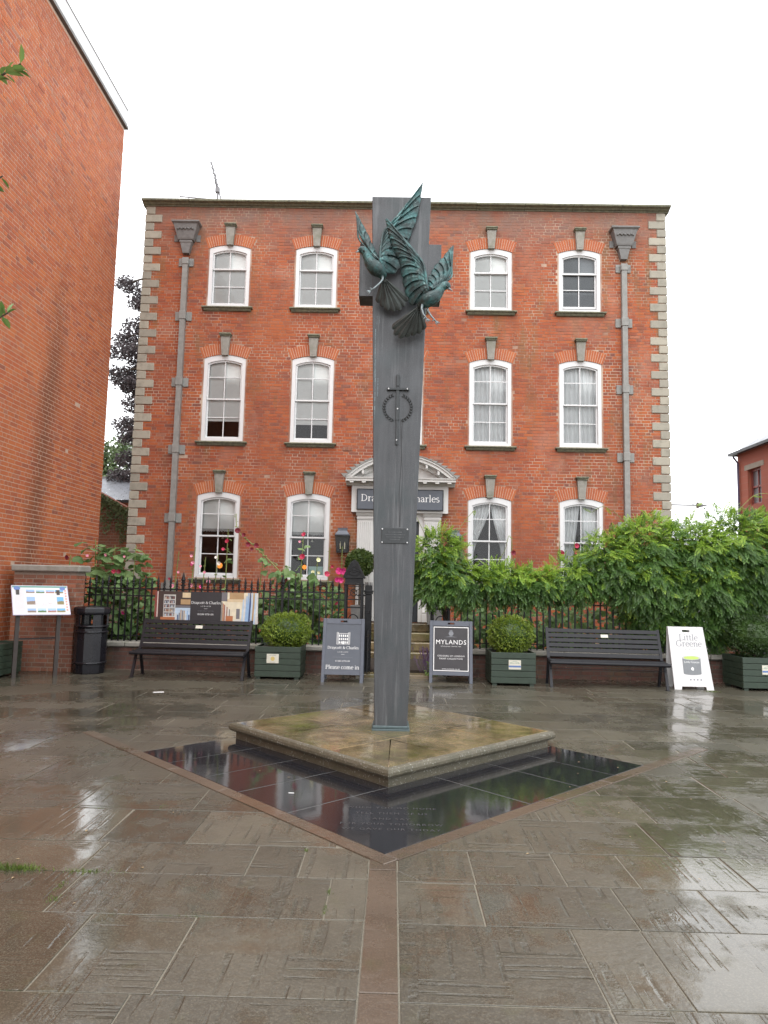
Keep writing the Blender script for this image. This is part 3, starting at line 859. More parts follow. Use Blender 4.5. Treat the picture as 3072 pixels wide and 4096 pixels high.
def sash_fn(z0, z1, apex, rows, y):
    """sash: stiles, rails and glazing bars between z0 and z1 (arched head when apex)"""
    def f():
        b = MB(); hw = IW-.002
        if apex:
            b.ring(arch_line(hw, z0, z1-.083, z1), arch_line(hw-.035, z0+.035, z1-.035-.075, z1-.035), y, y+.035)
        else:
            b.box(-hw, -hw+.035, y, y+.035, z0, z1); b.box(hw-.035, hw, y, y+.035, z0, z1)
            b.box(-hw+.035, hw-.035, y+.001, y+.034, z0, z0+.05); b.box(-hw+.035, hw-.035, y+.001, y+.034, z1-.035, z1)
        b.box(-.011, .011, y+.004, y+.03, z0+.035, z1-.033)
        for z in rows: b.box(-hw+.035, hw-.035, y+.005, y+.029, z-.010, z+.010)
        return b
    return f
def pane_fn(x0, x1, z0, z1, arch, y):
    def f():
        b = MB()
        if not arch: return b.add([(x0,y,z0),(x1,y,z0),(x1,y,z1),(x0,y,z1)], [(0,1,2,3)])
        P = arch_line(IW-.03, z0, z1-.075, z1); P = [p for p in P if min(x0,x1)-1e-6 <= p[0] <= max(x0,x1)+1e-6]
        xi = x0 if abs(x0) < abs(x1) else x1
        P = [(xi, z0), (xi, z1)] + (P if xi == x0 else P[::-1])
        Q = []
        for p in P:
            if not Q or math.hypot(p[0]-Q[-1][0], p[1]-Q[-1][1]) > 1e-4: Q.append(p)
        return b.add([(x,y,z) for x,z in Q], [tuple(range(len(Q)))])
    return f
def curtain_mesh(x0, x1, z0, z1, y, waves, pinch=None):
    b = MB(); nx, nz = 48, 14; V = []
    for j in range(nz+1):
        t = j/nz; z = z1+(z0-z1)*t
        for i in range(nx+1):
            u = i/nx; x = x0+(x1-x0)*u
            if pinch: x = pinch(u, t, x)
            V.append((x, y+.022*math.sin(u*waves*6.28+.8*math.sin(3*t))+.008*math.sin(u*waves*13.1), z))
    F = [(j*(nx+1)+i, j*(nx+1)+i+1, (j+1)*(nx+1)+i+1, (j+1)*(nx+1)+i) for j in range(nz) for i in range(nx)]
    return b.add(V, F)
VM = []
zc0 = -RR
nv = 21
for i in range(nv):
    a0 = -TH+2*TH*i/nv; a1 = -TH+2*TH*(i+1)/nv; e = .0030
    ri_, ro = RR+.004, RR+VO
    P = [((ri_)*math.sin(a0+e), zc0+ri_*math.cos(a0+e)), (ri_*math.sin(a1-e), zc0+ri_*math.cos(a1-e)), (ro*math.sin(a1-e*.8), zc0+ro*math.cos(a1-e*.8)), (ro*math.sin(a0+e*.8), zc0+ro*math.cos(a0+e*.8))]
    b = MB(); b.prism_y(P, -.004, .1); me = b.mesh('arch_brick'); me.materials.append(M['arch_brick']); VM.append(me)
def arch_bed_fn():
    b = MB(); rr = [(RR+.006, -1), (RR+VO-.004, 1)]; an_ = [-TH+.004+(2*TH-.008)*i/14 for i in range(15)]
    V = [(r*math.sin(a), y, zc0+r*math.cos(a)) for a in an_ for r, y in ((RR+.006,.0005),(RR+VO-.004,.0005),(RR+VO-.004,.09),(RR+.006,.09))]
    return b.add(V, [(4*i+k, 4*i+(k+1)%4, 4*i+4+(k+1)%4, 4*i+4+k) for i in range(14) for k in range(4)])
def keystone_fn():
    b = MB(); zt = .43
    V = [(-.075,-.085,-.025),(.075,-.085,-.025),(.112,-.10,zt),(-.112,-.10,zt),(-.075,.02,-.025),(.075,.02,-.025),(.112,.02,zt),(-.112,.02,zt)]
    b.add(V, [(0,1,2,3),(1,5,6,2),(5,4,7,6),(4,0,3,7),(3,2,6,7),(4,5,1,0)])
    b.add([(-.045,-.089,.02),(.045,-.089,.02),(.07,-.103,zt-.05),(-.07,-.103,zt-.05),(-.06,-.08,.0),(.06,-.08,.0),(.09,-.09,zt-.03),(-.09,-.09,zt-.03)],
        [(0,1,2,3),(4,5,1,0),(5,6,2,1),(6,7,3,2),(7,4,0,3)])
    return b
def cap_fn():
    b = MB(); b.box(-.13,.13,-.135,.03,.432,.462,.008); b.box(-.145,.145,-.155,.03,.463,.505,.01); return b
def sill_fn():
    b = MB(); b.prism_x([(.03,-.042),(-.095,-.046),(-.112,-.035),(-.116,-.02),(-.105,-.004),(.03,.006)], -.61, .61)
    b.prism_x([(.03,-.098),(-.045,-.098),(-.055,-.085),(-.072,-.066),(-.076,-.048),(.03,-.045)], -.57, .57); return b
BLIND = {(1,0): ('blind', .55), (1,1): ('blind', .50), (0,0): ('fringe', 1.18), (0,1): ('fringe', 1.14), (2,0): ('blind', .09), (2,1): ('blind', .09), (2,3): ('blind', .09), (2,4): ('blind', .09),
         (1,3): ('net', 0), (1,4): ('net', 0), (0,3): ('swag', 0), (0,4): ('swag2', 0), (1,2): ('blind', .4), (2,2): ('blind', .09)}
for ri, x, zs, H in wins:
    xi = WX.index(x)
    wo = put('window', mesh_once(('window', ri), frame_fn(H), 'white'), None, house, loc=(x, 0, zs), world=False)
    gb, gt = .088, H-.127
    if ri == 2: mt, lows, ups = .62*H, [.35*H], []
    else: mt, lows, ups = .49*H, [.285*H], [.745*H]
    sub('upper_sash', (ri,), sash_fn(mt-.012, gt, True, ups, .045), 'white', wo)
    lift = .045 if (ri, xi) == (2, 4) else 0
    sub('lower_sash', (ri,), sash_fn(gb, mt+.014, False, lows, .085), 'white', wo, (0,0,lift))
    zl = [gb+.045] + lows + [mt-.008]; zu = [mt+.015] + ups + [gt-.03]
    for sgn in (-1, 1):
        xa, xb = (-(IW-.03), -.010) if sgn < 0 else (.010, IW-.03)
        for k in range(len(zl)-1): sub('pane', (ri,sgn,'l',k), pane_fn(xa, xb, zl[k]+.008, zl[k+1]-.008, False, .105), 'glass', wo)
        for k in range(len(zu)-1): sub('pane', (ri,sgn,'u',k), pane_fn(xa, xb, zu[k]+.006, zu[k+1]-(.006 if k < len(zu)-2 else 0), k == len(zu)-2, .064), 'glass', wo)
    sub('sill', (), sill_fn, 'moss_stone', wo)
    kb = sub('keystone', (), keystone_fn, 'stone', wo, (0, 0, H)); sub('keystone_cap', (), cap_fn, 'moss_stone', wo, (0, 0, H))
    sub('arch_mortar', (), arch_bed_fn, 'arch_lime', wo, (0, 0, H))
    for i, me in enumerate(VM): put('arch_brick', me, None, wo, loc=(0, 0, H), world=False)
    kind, zb = BLIND.get((ri, xi), (None, 0))
    if kind == 'blind':
        b = MB(); b.box(-.45, .45, .13, .136, zb, H-.02); b.box(-.45, .45, .127, .145, zb-.03, zb)
        for z in np.arange(zb+.25, H-.2, .3): b.box(-.449, .449, .1285, .1295, z, z+.008)
        b.build('blind', 'blind' if (ri, xi) != (2, 4) else 'grey_blind', wo, world=False)
    elif kind == 'fringe':
        b = MB(); b.box(-.45, .45, .17, .176, zb, H-.02)
        for k in range(60):
            xx = -.44+.88*k/59; b.box(xx-.003, xx+.003, .171, .175, zb-random.uniform(.05,.08), zb)
        b.build('blind', 'blind', wo, world=False)
        b = MB(); b.tube([(.09,.17,zb-.07),(.09,.17,zb-.17)], .002, 5); b.lathe([(.03,-.23),(.0,-.16)], 4, (.09,.17,zb-.0)); b.build('blind_pull', 'cream', wo, world=False)
    elif kind == 'net':
        curtain_mesh(-.46, .46, .03, H-.03, .2, 9).build('curtain', 'fabric', wo, smooth=True, world=False)
    elif kind:
        f1 = lambda u, t, xx: -.46+(xx+.46)*(1-.80*math.sin(min(1, t*1.35)*1.57)**2 if t < .75 else .2)
        f2 = lambda u, t, xx: .46-(.46-xx)*(1-.62*math.sin(min(1, t*1.35)*1.57)**2 if t < .75 else .38)
        if kind == 'swag2': f1 = lambda u, t, xx: -.46+(xx+.46)*(1-.5*t)
        curtain_mesh(-.46, .02 if kind == 'swag2' else .05, .03, H-.03, .2, 6, f1).build('curtain', 'fabric', wo, smooth=True, world=False)
        if kind == 'swag2': f2 = lambda u, t, xx: .46-(.46-xx)*(1-.15*t)
        curtain_mesh(.05, .46, .03, H-.03, .21, 6, f2).build('curtain', 'fabric', wo, smooth=True, world=False)

# rainwater pipes
def rain_pipe(x, zb):
    b = MB(); b.box(x-.062, x+.062, -.115, -.01, zb, 9.30)
    for z in np.arange(8.0, zb, -1.62): b.box(x-.072, x+.072, -.125, -.008, z-.02, z+.03)
    pp = b.build('rain_pipe', 'lead', house, world=False)
    b = MB()
    prof = [(-.335,-.28,10.26),(-.335,-.28,10.225),(-.29,-.24,10.19),(-.27,-.23,10.12),(-.195,-.18,9.86),(-.185,-.165,9.82)]
    V = []; F = []
    for hx, yy, z in prof: V += [(x+hx,yy,z),(x-hx,yy,z),(x-hx,0,z),(x+hx,0,z)]
    for i in range(len(prof)-1): F += [(4*i+k, 4*i+(k+1)%4, 4*i+4+(k+1)%4, 4*i+4+k) for k in range(4)]
    F.append((0,1,2,3)); F.append((20,21,22,23)); b.add(V, F)
    V = []; F = []; prof = [(-.15,-.15,9.82),(-.155,-.155,9.77),(-.13,-.14,9.74),(-.085,-.125,9.55),(-.075,-.12,9.50)]
    for hx, yy, z in prof: V += [(x+hx,yy,z),(x-hx,yy,z),(x-hx,0,z),(x+hx,0,z)]
    for i in range(len(prof)-1): F += [(4*i+k, 4*i+(k+1)%4, 4*i+4+(k+1)%4, 4*i+4+k) for k in range(4)]
    F.append((0,1,2,3)); F.append((16,17,18,19)); b.add(V, F)
    for k in range(9): b.lathe([(.0,-.03),(.028,-.01),(.028,.01),(.0,.03)], 6, (x-.18+.045*k, -.225, 10.06+.02*(k % 2)))
    for s in (-1,1): b.box(x+s*.27-.05, x+s*.27+.05, -.02, 0, 9.83, 10.0)
    b.build('hopper_head', 'lead_dark', pp, world=False, fix=True)
    b = MB(); b.box(x-.18, x-.064, -.03, 0, 9.20, 9.40, .004); b.box(x+.064, x+.18, -.03, 0, 9.20, 9.40, .004); b.box(x-.08, x+.08, -.13, -.0, 9.22, 9.39, .01)
    b.build('date_plate', 'lead', pp, world=False)
    for s, dx in (('17', -.122), ('28', .122)): letters(s, .13, 'lead_dark', pp, (x+dx, -.033, 9.25), roman=False)
    for z in np.arange(7.95, zb, -1.63):
        b = MB(); b.box(x-.20, x-.075, -.03, 0, z-.12, z+.10, .006); b.box(x+.075, x+.20, -.03, 0, z-.12, z+.10, .006); b.box(x-.08, x+.08, -.13, -.001, z-.10, z+.10, .006)
        b.build('pipe_bracket', 'lead', pp, world=False)
rain_pipe(-5.19, 1.1); rain_pipe(5.40, 1.1)

# doorcase
DX = .125
def pilaster(x0, x1):
    b = MB(); b.box(x0, x1, -.07, .01, .76, 3.24)
    n = 7; wv = (x1-x0-.04)/n
    for k in range(n): b.box(x0+.02+k*wv+.006, x0+.02+(k+1)*wv-.006, -.085, -.069, 1.13, 3.05, .005)
    b.box(x0-.03, x1+.03, -.12, .012, .761, .95, .006); b.prism_x([(0,.951),(-.10,.951),(-.115,.985),(-.10,1.03),(-.09,1.08),(0,1.08)], x0-.02, x1+.02)
    b.prism_x([(0,3.1),(-.09,3.1),(-.10,3.13),(-.10,3.16),(0,3.16)], x0-.01, x1+.01); b.prism_x([(0,3.19),(-.1,3.19),(-.13,3.24),(-.13,3.26),(0,3.26)], x0-.03, x1+.03)
    b.build('pilaster', 'white_old', house, world=False)
pilaster(-.86, -.50); pilaster(.70, 1.08)
b = MB(); b.box(-.5, -.39, -.03, .05, .76, 3.26); b.box(.58, .70, -.03, .05, .76, 3.26); b.box(-.39, .58, -.03, .05, 3.08, 3.26); b.build('door_frame', 'white_old', house, world=False)
b = MB(); b.box(-.39, .58, .10, .16, .76, 3.08)
for x0_, x1_ in ((-.30, .05), (.13, .49)):
    for z0, z1 in ((.95, 1.6), (1.75, 2.5), (2.62, 2.95)): b.box(x0_, x1_, .085, .099, z0, z1, .008)
d_ = b.build('door', 'door', house, world=False)
b = MB(); b.lathe([(.0,-.03),(.03,-.02),(.03,.02),(0,.03)], 10, (.48, .07, 1.7)); b.build('door_knob', 'steel', d_, world=False)
b = MB(); b.box(-1.0, 1.24, -.18, .01, 3.262, 3.88); b.build('frieze', 'white_old', house, world=False)
b = MB(); b.prism_x([(.0,3.882),(-.22,3.882),(-.24,3.91),(-.27,3.93),(-.28,3.95),(-.44,3.955),(-.44,4.0),(-.46,4.01),(-.47,4.045),(0,4.05)], DX-1.255, DX+1.265)
for k in range(-4, 5): b.box(DX+k*.28-.045, DX+k*.28+.045, -.43, -.26, 3.918, 3.954)
b.build('cornice', 'white_old', house, world=False)
hw, rise = 1.262, .54; r_ = (hw*hw+rise*rise)/(2*rise); zc = 4.045+rise-r_; th = math.asin(hw/r_)
def pa(r, a): return (DX+r*math.sin(a), zc+r*math.cos(a))
N = 28; an = [-th+2*th*i/N for i in range(N+1)]
def arc_band(ra, rb, y0, y1, mb):
    V = [(*[pa(r, a)[0]], y, pa(r, a)[1]) for a in an for (r, y) in ((ra,y0),(rb,y0),(rb,y1),(ra,y1))]
    V = [(v[0], v[1], max(v[2], 4.052)) for v in V]
    mb.add(V, [(4*i+k, 4*i+(k+1)%4, 4*i+4+(k+1)%4, 4*i+4+k) for i in range(N) for k in range(4)] + [(0,1,2,3), (4*N,4*N+1,4*N+2,4*N+3)])
b = MB(); arc_band(r_-.11, r_-.045, -.44, 0, b); arc_band(r_-.044, r_-.005, -.47, 0, b); arc_band(r_-.20, r_-.112, -.24, 0, b)
for k in range(-3, 4):
    a = k*th/4.2
    if k: p = pa(r_-.155, a); b.bar((p[0], -.42, p[1]), (p[0], -.245, p[1]), .09, .05)
b.build('pediment_arch', 'white_old', house, world=False)
P = [pa(r_-.15, a) for a in an if pa(r_-.15, a)[1] > 4.053]; b = MB(); b.prism_y([(P[0][0], 4.052)] + P + [(P[-1][0], 4.052)], -.10, 0); b.build('tympanum', 'white_old', house, world=False)
b = MB(); arc_band(r_-.003, r_+.016, -.49, 0, b); lr = b.build('lead_roof', 'lead', house, world=False)
nf = 22
for i in range(nf):
    a0, a1 = -th+2*th*i/nf, -th+2*th*(i+1)/nf; p, q = pa(r_+.018, a0), pa(r_+.018, a1)
    b = MB()
    if a0+a1 < 0: poly = [p, q, (q[0], q[1]+.05), (p[0]-.13, q[1]+.035)]
    else: poly = [p, q, (q[0]+.13, p[1]+.035), (p[0], p[1]+.05)]
    b.prism_y(poly, -.012-.001*(i % 3), -.002); b.build('flashing_step', 'lead', lr, world=False)
for i, (z, yf) in enumerate(((.74, -.35), (.555, -.68), (.37, -1.0), (.185, -1.32))):
    b = MB(); b.box(-1.05+.0*i, 1.25, yf, yf+.5 if i else .02, z-.185, z, .02); b.build('doorstep', 'plinth_top', house, world=False)
b = MB(); b.box(-1.25, -1.02, -.014, 0, 4.73, 4.82)
for k in range(5): b.box(-1.235+.043*k, -1.21+.043*k, -.016, -.0141, 4.745, 4.805)
b.build('air_brick', 'old_brick', house, world=False)
# roof aerial standing behind the parapet
ae = thing('roof_aerial', 'thin television aerial leaning above the left of the roof parapet', 'aerial', (-4.84, 17.5, 10.4))
b = MB(); b.tube([(-4.84,17.5,10.4),(-4.84,17.5,11.95)], .028, 6); b.box(-4.90,-4.79,17.45,17.55,11.82,11.95); b.build('mast', 'aerial', ae)
b = MB(); b.tube([(-4.70,17.5,11.5),(-4.83,17.5,11.9),(-5.05,17.5,12.68)], .022, 5)
for k in range(5): q = Vector((-4.86-.04*k, 17.5, 12.0+.14*k)); b.tube([q+Vector((-.02,-.2,0)), q+Vector((.02,.2,0))], .012, 4)
b.tube([(-4.85,17.5,11.9),(-4.93,17.5,12.12),(-4.91,17.5,12.3)], .014, 4); b.build('boom', 'aerial', ae)
b = MB(); b.tube([(-5.85,17.5,11.70),(-4.86,17.5,11.62)], .018, 5)
for k in range(3): b.tube([(-5.6+.3*k,17.5,11.62),(-5.6+.3*k,17.5,11.76)], .008, 4)
b.build('cross_boom', 'aerial', ae)
b = MB(); b.box(-.6,.6, 1.0,2.2, 10.45,10.6); 
# bracket pole on the house's right flank
bp_ = thing('bracket_pole', 'dark horizontal pole with a spear tip held by thin wires beyond the right quoins', 'pole', (6.41, 18, 3.8))
b = MB(); b.tube([(6.41,18,3.80),(7.80,18,3.80)], .022, 6); b.build('pole', 'aerial', bp_)
b = MB(); b.tube([(7.78,18,3.80),(7.86,18,3.80),(8.06,18,3.80)], [.085,.05,.004], 8); b.build('spear_tip', 'aerial', bp_)
for z in (4.5, 4.95): b = MB(); b.tube([(6.41,18,z),(7.70,18,3.81)], .005, 4); b.build('wire', 'aerial', bp_)

# shop sign over the door (rests on the frieze)
sg = thing('shop_sign', 'dark slate fascia sign with white serif lettering over the front door', 'sign', (.125, HY-.19, 3.33))
b = MB(); b.box(-.86, 1.11, HY-.235, HY-.182, 3.33, 3.785, .004); b.build('panel', 'dark_sign', sg)
b = MB()
for q in ((-.875,1.125,3.315,3.328),(-.875,1.125,3.787,3.80)): b.box(q[0], q[1], HY-.245, HY-.18, q[2], q[3])
for q in ((-.875,-.862),(1.112,1.125)): b.box(q[0], q[1], HY-.244, HY-.18, 3.329, 3.786)
b.build('edging', 'black', sg)
letters('Draycott & Charles', .235, 'ink_white', sg, Vector((.125, HY-.2365, 3.515))-sg.location, roman=True, thick=.075, thin=.038)
letters('Interiors', .15, 'ink_white', sg, Vector((.125, HY-.2365, 3.375))-sg.location)

# wall lanterns either side of the door
def lantern(x, label):
    t_ = thing('wall_lantern', label, 'lantern', (x, HY-.16, 2.31), 'lanterns either side of the door')
    b = MB(); b.box(-.165,.165,-.13,.14,.40,.425); V = []
    def frus(h0, h1, z0, z1):
        V = [(-h0,-h0*.82,z0),(h0,-h0*.82,z0),(h0,h0*.82,z0),(-h0,h0*.82,z0),(-h1,-h1*.82,z1),(h1,-h1*.82,z1),(h1,h1*.82,z1),(-h1,h1*.82,z1)]
        b.add(V, [(0,3,2,1),(4,5,6,7),(0,1,5,4),(1,2,6,5),(2,3,7,6),(3,0,4,7)])
    frus(.165,.135,.425,.46); frus(.135,.105,.461,.50); frus(.105,.10,.501,.55); frus(.115,.115,.551,.568); b.build('cap', 'sign_frame', t_, world=False)
    b = MB()
    for sx in (-1,1):
        for sy in (-1,1): b.bar((sx*.115, sy*.095, .02), (sx*.16, sy*.13, .40), .016, .016)
    b.box(-.13,.13,-.107,.107,.0,.022); b.box(-.15,.15,.12,.139,.03,.40); b.build('frame', 'black', t_, world=False)
    b = MB()
    b.add([(-.112,-.093,.025),(.112,-.093,.025),(.155,-.127,.398),(-.155,-.127,.398)], [(0,1,2,3)]); b.build('glazing', 'glass', t_, world=False)
    for xx in (-.05, .05):
        b = MB(); b.tube([(xx,.02,.09),(xx,.02,.22)], .013, 8); b.tube([(xx,.02,.22),(xx,.02,.26)], [.008,.002], 6); b.build('candle', 'candle', t_, world=False)
lantern(-1.187, 'black wall lantern with two candles between the window and the left pilaster')
lantern(1.40, 'black wall lantern half hidden by wisteria right of the door')
for x, z, r, lb in ((-4.23, 1.98, .075, 'amber table lamp glowing in the leftmost ground floor window'), (-2.16, 1.98, .06, 'small amber lamp glowing in the window with the pale green card'), (4.26, 2.42, .07, 'dim amber lamp glowing between curtains of the rightmost ground floor window')):
    t_ = thing('table_lamp', lb, 'lamp', (x, HY+.75, .86))
    b = MB(); b.tube([(0,0,0),(0,0,z-.86-r)], [.09,.02], 8); b.build('stem', 'wood_dark', t_, world=False)
    b = MB(); b.lathe([(.0,-r),(r*.7,-r*.7),(r,0),(r*.7,r*.7),(.0,r)], 12, (0,0,z-.86)); b.build('lamp_shade', 'lamp_glow', t_, True, world=False)
b = MB(); b.box(-2.0, -1.63, HY+.2, HY+.21, 1.76, 1.99); tag(b.build('card', plain('pale_green_card', (.35,.55,.50), .6)), 'pale green card leaning inside the ground floor window left of the door', 'card')

# ================================================================== LEFT END WALL
LX, LY1, LH = -6.77, 15.95, 12.52
lb = thing('brick_end_wall_building', 'tall plain orange brick building side on the left with a white parapet band', 'building', (LX, LY1, 0))
C2, S2, H2, J2 = .0815, .225, .109, .011
# wall plane x = LX, laid along +y: local u runs from y = 7 to LY1
bl = lay_courses(0, LY1-7.0, 0, LH, C2, S2, H2, J2, lambda z: [], .55)
def pref_left(b):
    y = 7+b[0]
    if not (2.0 < b[1] < 6.5) or y < 11.4: return False
    return y-11.4+abs(b[1]-3.6)*.3
rl = face_bricks(lb, 'brick_left', bl, C2-J2, S2, H2, lambda u, z: ((0, u+7-LY1, z), R(90)), 300, pref_left)
me = joined_bricks(rl, C2-J2)
o = put('brickwork', me, 'brick_left', lb, loc=(0, 7-LY1, 0), world=False, rot=(0,0,R(90))); tag(o, kind='stuff')
b = MB(); b.box(LX-9, LX-.0045, -3, LY1-.0, 0, LH+.02); b.build('mortar_bed', 'mortar_pale', lb)
b = MB(); b.box(LX-.006, LX+.0005, -3, 6.99, 0, LH); b.build('near_brickwork', 'brick_left', lb)
b = MB(); b.box(LX-9, LX+.07, -3.2, LY1+.08, LH+.03, LH+.10); b.build('eaves_band', 'lead_dark', lb)
b = MB(); b.box(LX-9, LX+.04, -3.2, LY1+.06, LH+.105, LH+.50); b.build('parapet', 'board_white', lb)
b = MB(); b.box(LX-9, LX+.055, -3.2, LY1+.065, LH+.505, LH+.515); b.build('parapet_cap', 'lead', lb)

# short brick pier with stone coping beside the information board
pr = thing('brick_pier', 'weathered low brick wall end with a stone coping behind the information board', 'wall', (-5.7, 12.2, 0))
P0, P1 = -6.57, -5.47
b = MB(); b.box(P0+.006, P1-.006, 12.106, 12.44, 0, 1.70); b.build('mortar_bed', 'mortar_dark', pr)
bp2 = lay_courses(P0, P1, .0, 1.70, .075, .22, .107, .011, lambda z: [], .3)
pick = face_bricks(pr, 'old_brick', bp2, .064, .22, .107, lambda u, z: ((u+5.7, -.10, z), 0), 400, lambda b: 1)
if pick:
    for q in pick:
        k = ('cut', round(q[2], 2))
        if k not in BM: BM[k] = brick_mesh(q[2], .064); BM[k].materials.append(M['old_brick'])
        o = bpy.data.objects.new('brick', BM[k]); C.objects.link(o); o.parent = pr; o.location = (q[0]+5.7, -.10, q[1])
for q in lay_courses(0, .34, 0, 1.70, .075, .22, .107, .011, lambda z: [], .3):
    k = ('cut', round(q[2], 2))
    if k not in BM: BM[k] = brick_mesh(q[2], .064); BM[k].materials.append(M['old_brick'])
    o = bpy.data.objects.new('brick', BM[k]); C.objects.link(o); o.parent = pr; o.location = (P1+5.7, -.095+q[0], q[1]); o.rotation_euler = (0,0,R(90))
b = MB(); b.box(P0-.02, P1+.07, 12.02, 12.5, 1.70, 1.815, .02); b.build('coping_stone', 'stone', pr)

# ---- dwarf wall with coping under the railings
dw = thing('dwarf_wall', 'low red brick wall with stone coping under the black railings', 'wall', (0, 12.66, 0))
for (xa_, xb_) in ((-5.68, -.62), (.98, 7.2)):
    b = MB(); b.box(xa_+.006, xb_-.006, 12.666, 12.95, 0, .40); b.build('mortar_bed', 'damp_shade_mortar', dw)
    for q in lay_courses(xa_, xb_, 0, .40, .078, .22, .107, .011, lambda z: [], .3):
        k = ('damp_shade', round(q[2], 2))
        if k not in BM: BM[k] = brick_mesh(q[2], .064); BM[k].materials.append(M['damp_shade_brick'])
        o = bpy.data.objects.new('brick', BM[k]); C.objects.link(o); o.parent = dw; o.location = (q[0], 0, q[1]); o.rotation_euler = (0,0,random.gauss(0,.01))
    x = xa_
    while x < xb_-.1:
        e = min(xb_, x+random.uniform(.8, 1.1)); b = MB(); b.box(x+.003, e-.003, 12.60, 13.0, .40, .49, .018); b.build('coping_stone', 'stone', dw); x = e
tag((lambda b: b.box(-6.6, 9, 13.0, HY-.02, -.012, .06) and b.build('garden_soil', 'soil'))(MB()), kind='structure')
b = MB(); b.box(-.55, .66, 12.62, 14.97, -.012, .012); tag(b.build('garden_path', 'border'), kind='structure')
b = MB(); b.box(-.62, .95, 12.25, 12.62, -.01, .06, .01); tag(b.build('threshold_stone', 'plinth_top'), kind='structure')

# ---- iron railings
RY = 12.76
FIN = [(.014,0),(.027,.008),(.027,.022),(.014,.03),(.014,.045),(.029,.058),(.016,.075),(.026,.09),(.015,.14),(.002,.21)]
def bar_mesh(zb, zt, fin=True, s=1.0):
    b = MB(); b.box(-.0125*s, .0125*s, -.0125*s, .0125*s, zb, zt)
    if fin: b.lathe([(r*s, z*(1 if s < 1.2 else 1.25)) for r, z in FIN], 8, (0,0,zt))
    me = b.mesh('railing_bar'); me.materials.append(M['black']); return me
def railing(name, label, x0, x1, step, skip=lambda x: False):
    t_ = thing(name, label, 'railings', ((x0+x1)/2, RY, .49))
    lo_, hi_ = bar_mesh(0, .945), bar_mesh(0, .985); post = bar_mesh(0, 1.0, True, 1.7)
    b = MB(); b.box(x0, x1, RY-.02, RY+.02, 1.42, 1.445); b.build('top_rail', 'black', t_)
    b = MB(); b.box(x0, x1, RY-.018, RY+.018, 1.295, 1.318); b.build('middle_rail', 'black', t_)
    b = MB(); b.box(x0, x1, RY-.014, RY+.014, .585, .60); b.build('bottom_rail', 'black', t_)
    n_ = int((x1-x0)/step); k = 0
    for i in range(n_+1):
        x = x0+.03+i*step
        if x > x1: break
        if skip(x): continue
        if i % 16 == 0: put('railing_post', post, None, t_, loc=(x-t_.location.x, 0, 0), world=False)
        else: put('railing_bar', (hi_, lo_)[i % 2], None, t_, loc=(x-t_.location.x, 0, 0), world=False)
    return t_
railing('iron_railings', 'black spear topped iron railings left of the gate with hollyhocks behind', -5.66, -.86, .1135)
railing('iron_railings', 'black iron railings right of the gate half buried under wisteria', .98, 5.6, .1135)
# cast iron gate pier with openwork
def gate_pier(x, label):
    t_ = thing('gate_pier', label, 'gate pier', (x, RY, 0))
    b = MB(); h = .145
    for sx in (-1,1):
        for sy in (-1,1): b.box(sx*h-.022, sx*h+.022, sy*h-.022, sy*h+.022, 0, 1.58, .004)
    for z in (.08, .5, 1.18, 1.32, 1.56): b.box(-h-.015, h+.015, -h-.012, -h+.012, z-.008, z+.008); b.box(-h-.015, h+.015, h-.012, h+.012, z-.008, z+.008)
    b.build('frame', 'black', t_, world=False)
    b = MB()
    for y in (-h,):
        b.bar((-h,y,1.34),(h,y,1.55),.012,.012); b.bar((h,y,1.34),(-h,y,1.55),.012,.012)
        b.tube([(.06*math.cos(a), y-.004, 1.445+.06*math.sin(a)) for a in np.linspace(0, 6.28, 17)], .009, 5)
        b.tube([(-.1+.0*a, y, .52+.4*a) for a in (0,1)], .010, 5); b.tube([(.1, y, .52+.4*a) for a in (0,1)], .010, 5)
        b.tube([(.1*math.cos(a), y, .92+.14*math.sin(a)) for a in np.linspace(0, math.pi, 11)], .010, 5)
        for s in (-1,1): b.tube([(s*(.04+.035*math.cos(a)*a/6), y, .90+.035*math.sin(a)*a/6) for a in np.linspace(.5, 9, 18)], .008, 5)
        b.tube([(0,y,.1),(0,y,.9)], .010, 5)
        for s in (-1,1): b.tube([(s*(.05+.045*math.cos(a)*a/8), y, .36+.05*math.sin(a)*a/8) for a in np.linspace(.5, 11, 20)], .008, 5)
    tag(b.build('scrollwork', 'black', t_, world=False), kind='stuff')
    b = MB(); b.box(-.18,.18,-.18,.18,1.581,1.61,.006); b.box(-.16,.16,-.16,.16,1.611,1.70); b.box(-.195,.195,-.195,.195,1.701,1.73,.006)
    for y in (-.16, .16): b.prism_y([(-.19,1.731),(.19,1.731),(.09,1.90),(.055,2.0),(0,2.04),(-.055,2.0),(-.09,1.90)], y-.02, y+.02)
    for s in (-1,1): b.bar((s*.175,-.155,1.74),(s*.05,-.155,1.99),.03,.09)
    b.box(-.15,.15,-.12,.12,1.731,1.80)
    b.tube([(.05*math.cos(a), -.185, 1.86+.05*math.sin(a)) for a in np.linspace(0, 6.28, 13)], .010, 5)
    b.tube([(.10*math.cos(a), -.184, 1.80+.05*math.sin(a)) for a in np.linspace(0, 6.28, 13)], .010, 5)
    b.build('cap', 'black', t_, world=False)
    return t_
gate_pier(-.70, 'ornate openwork cast iron gate pier with a gabled cap beside the round bay tree')
gate_pier(.86, 'ornate iron gate pier buried under wisteria right of the path')
nw = thing('iron_newel_post', 'black iron newel post with a crown of spikes beside the garden gate pier', 'post', (-.44, 12.85, 0))
b = MB(); b.box(-.062,.062,-.062,.062,0,1.42,.006); b.box(-.075,.075,-.075,.075,1.421,1.46,.004); b.build('shaft', 'black', nw, world=False)
b = MB(); b.box(-.085,.085,-.085,.085,1.461,1.49,.004); b.box(-.068,.068,-.068,.068,1.491,1.58)
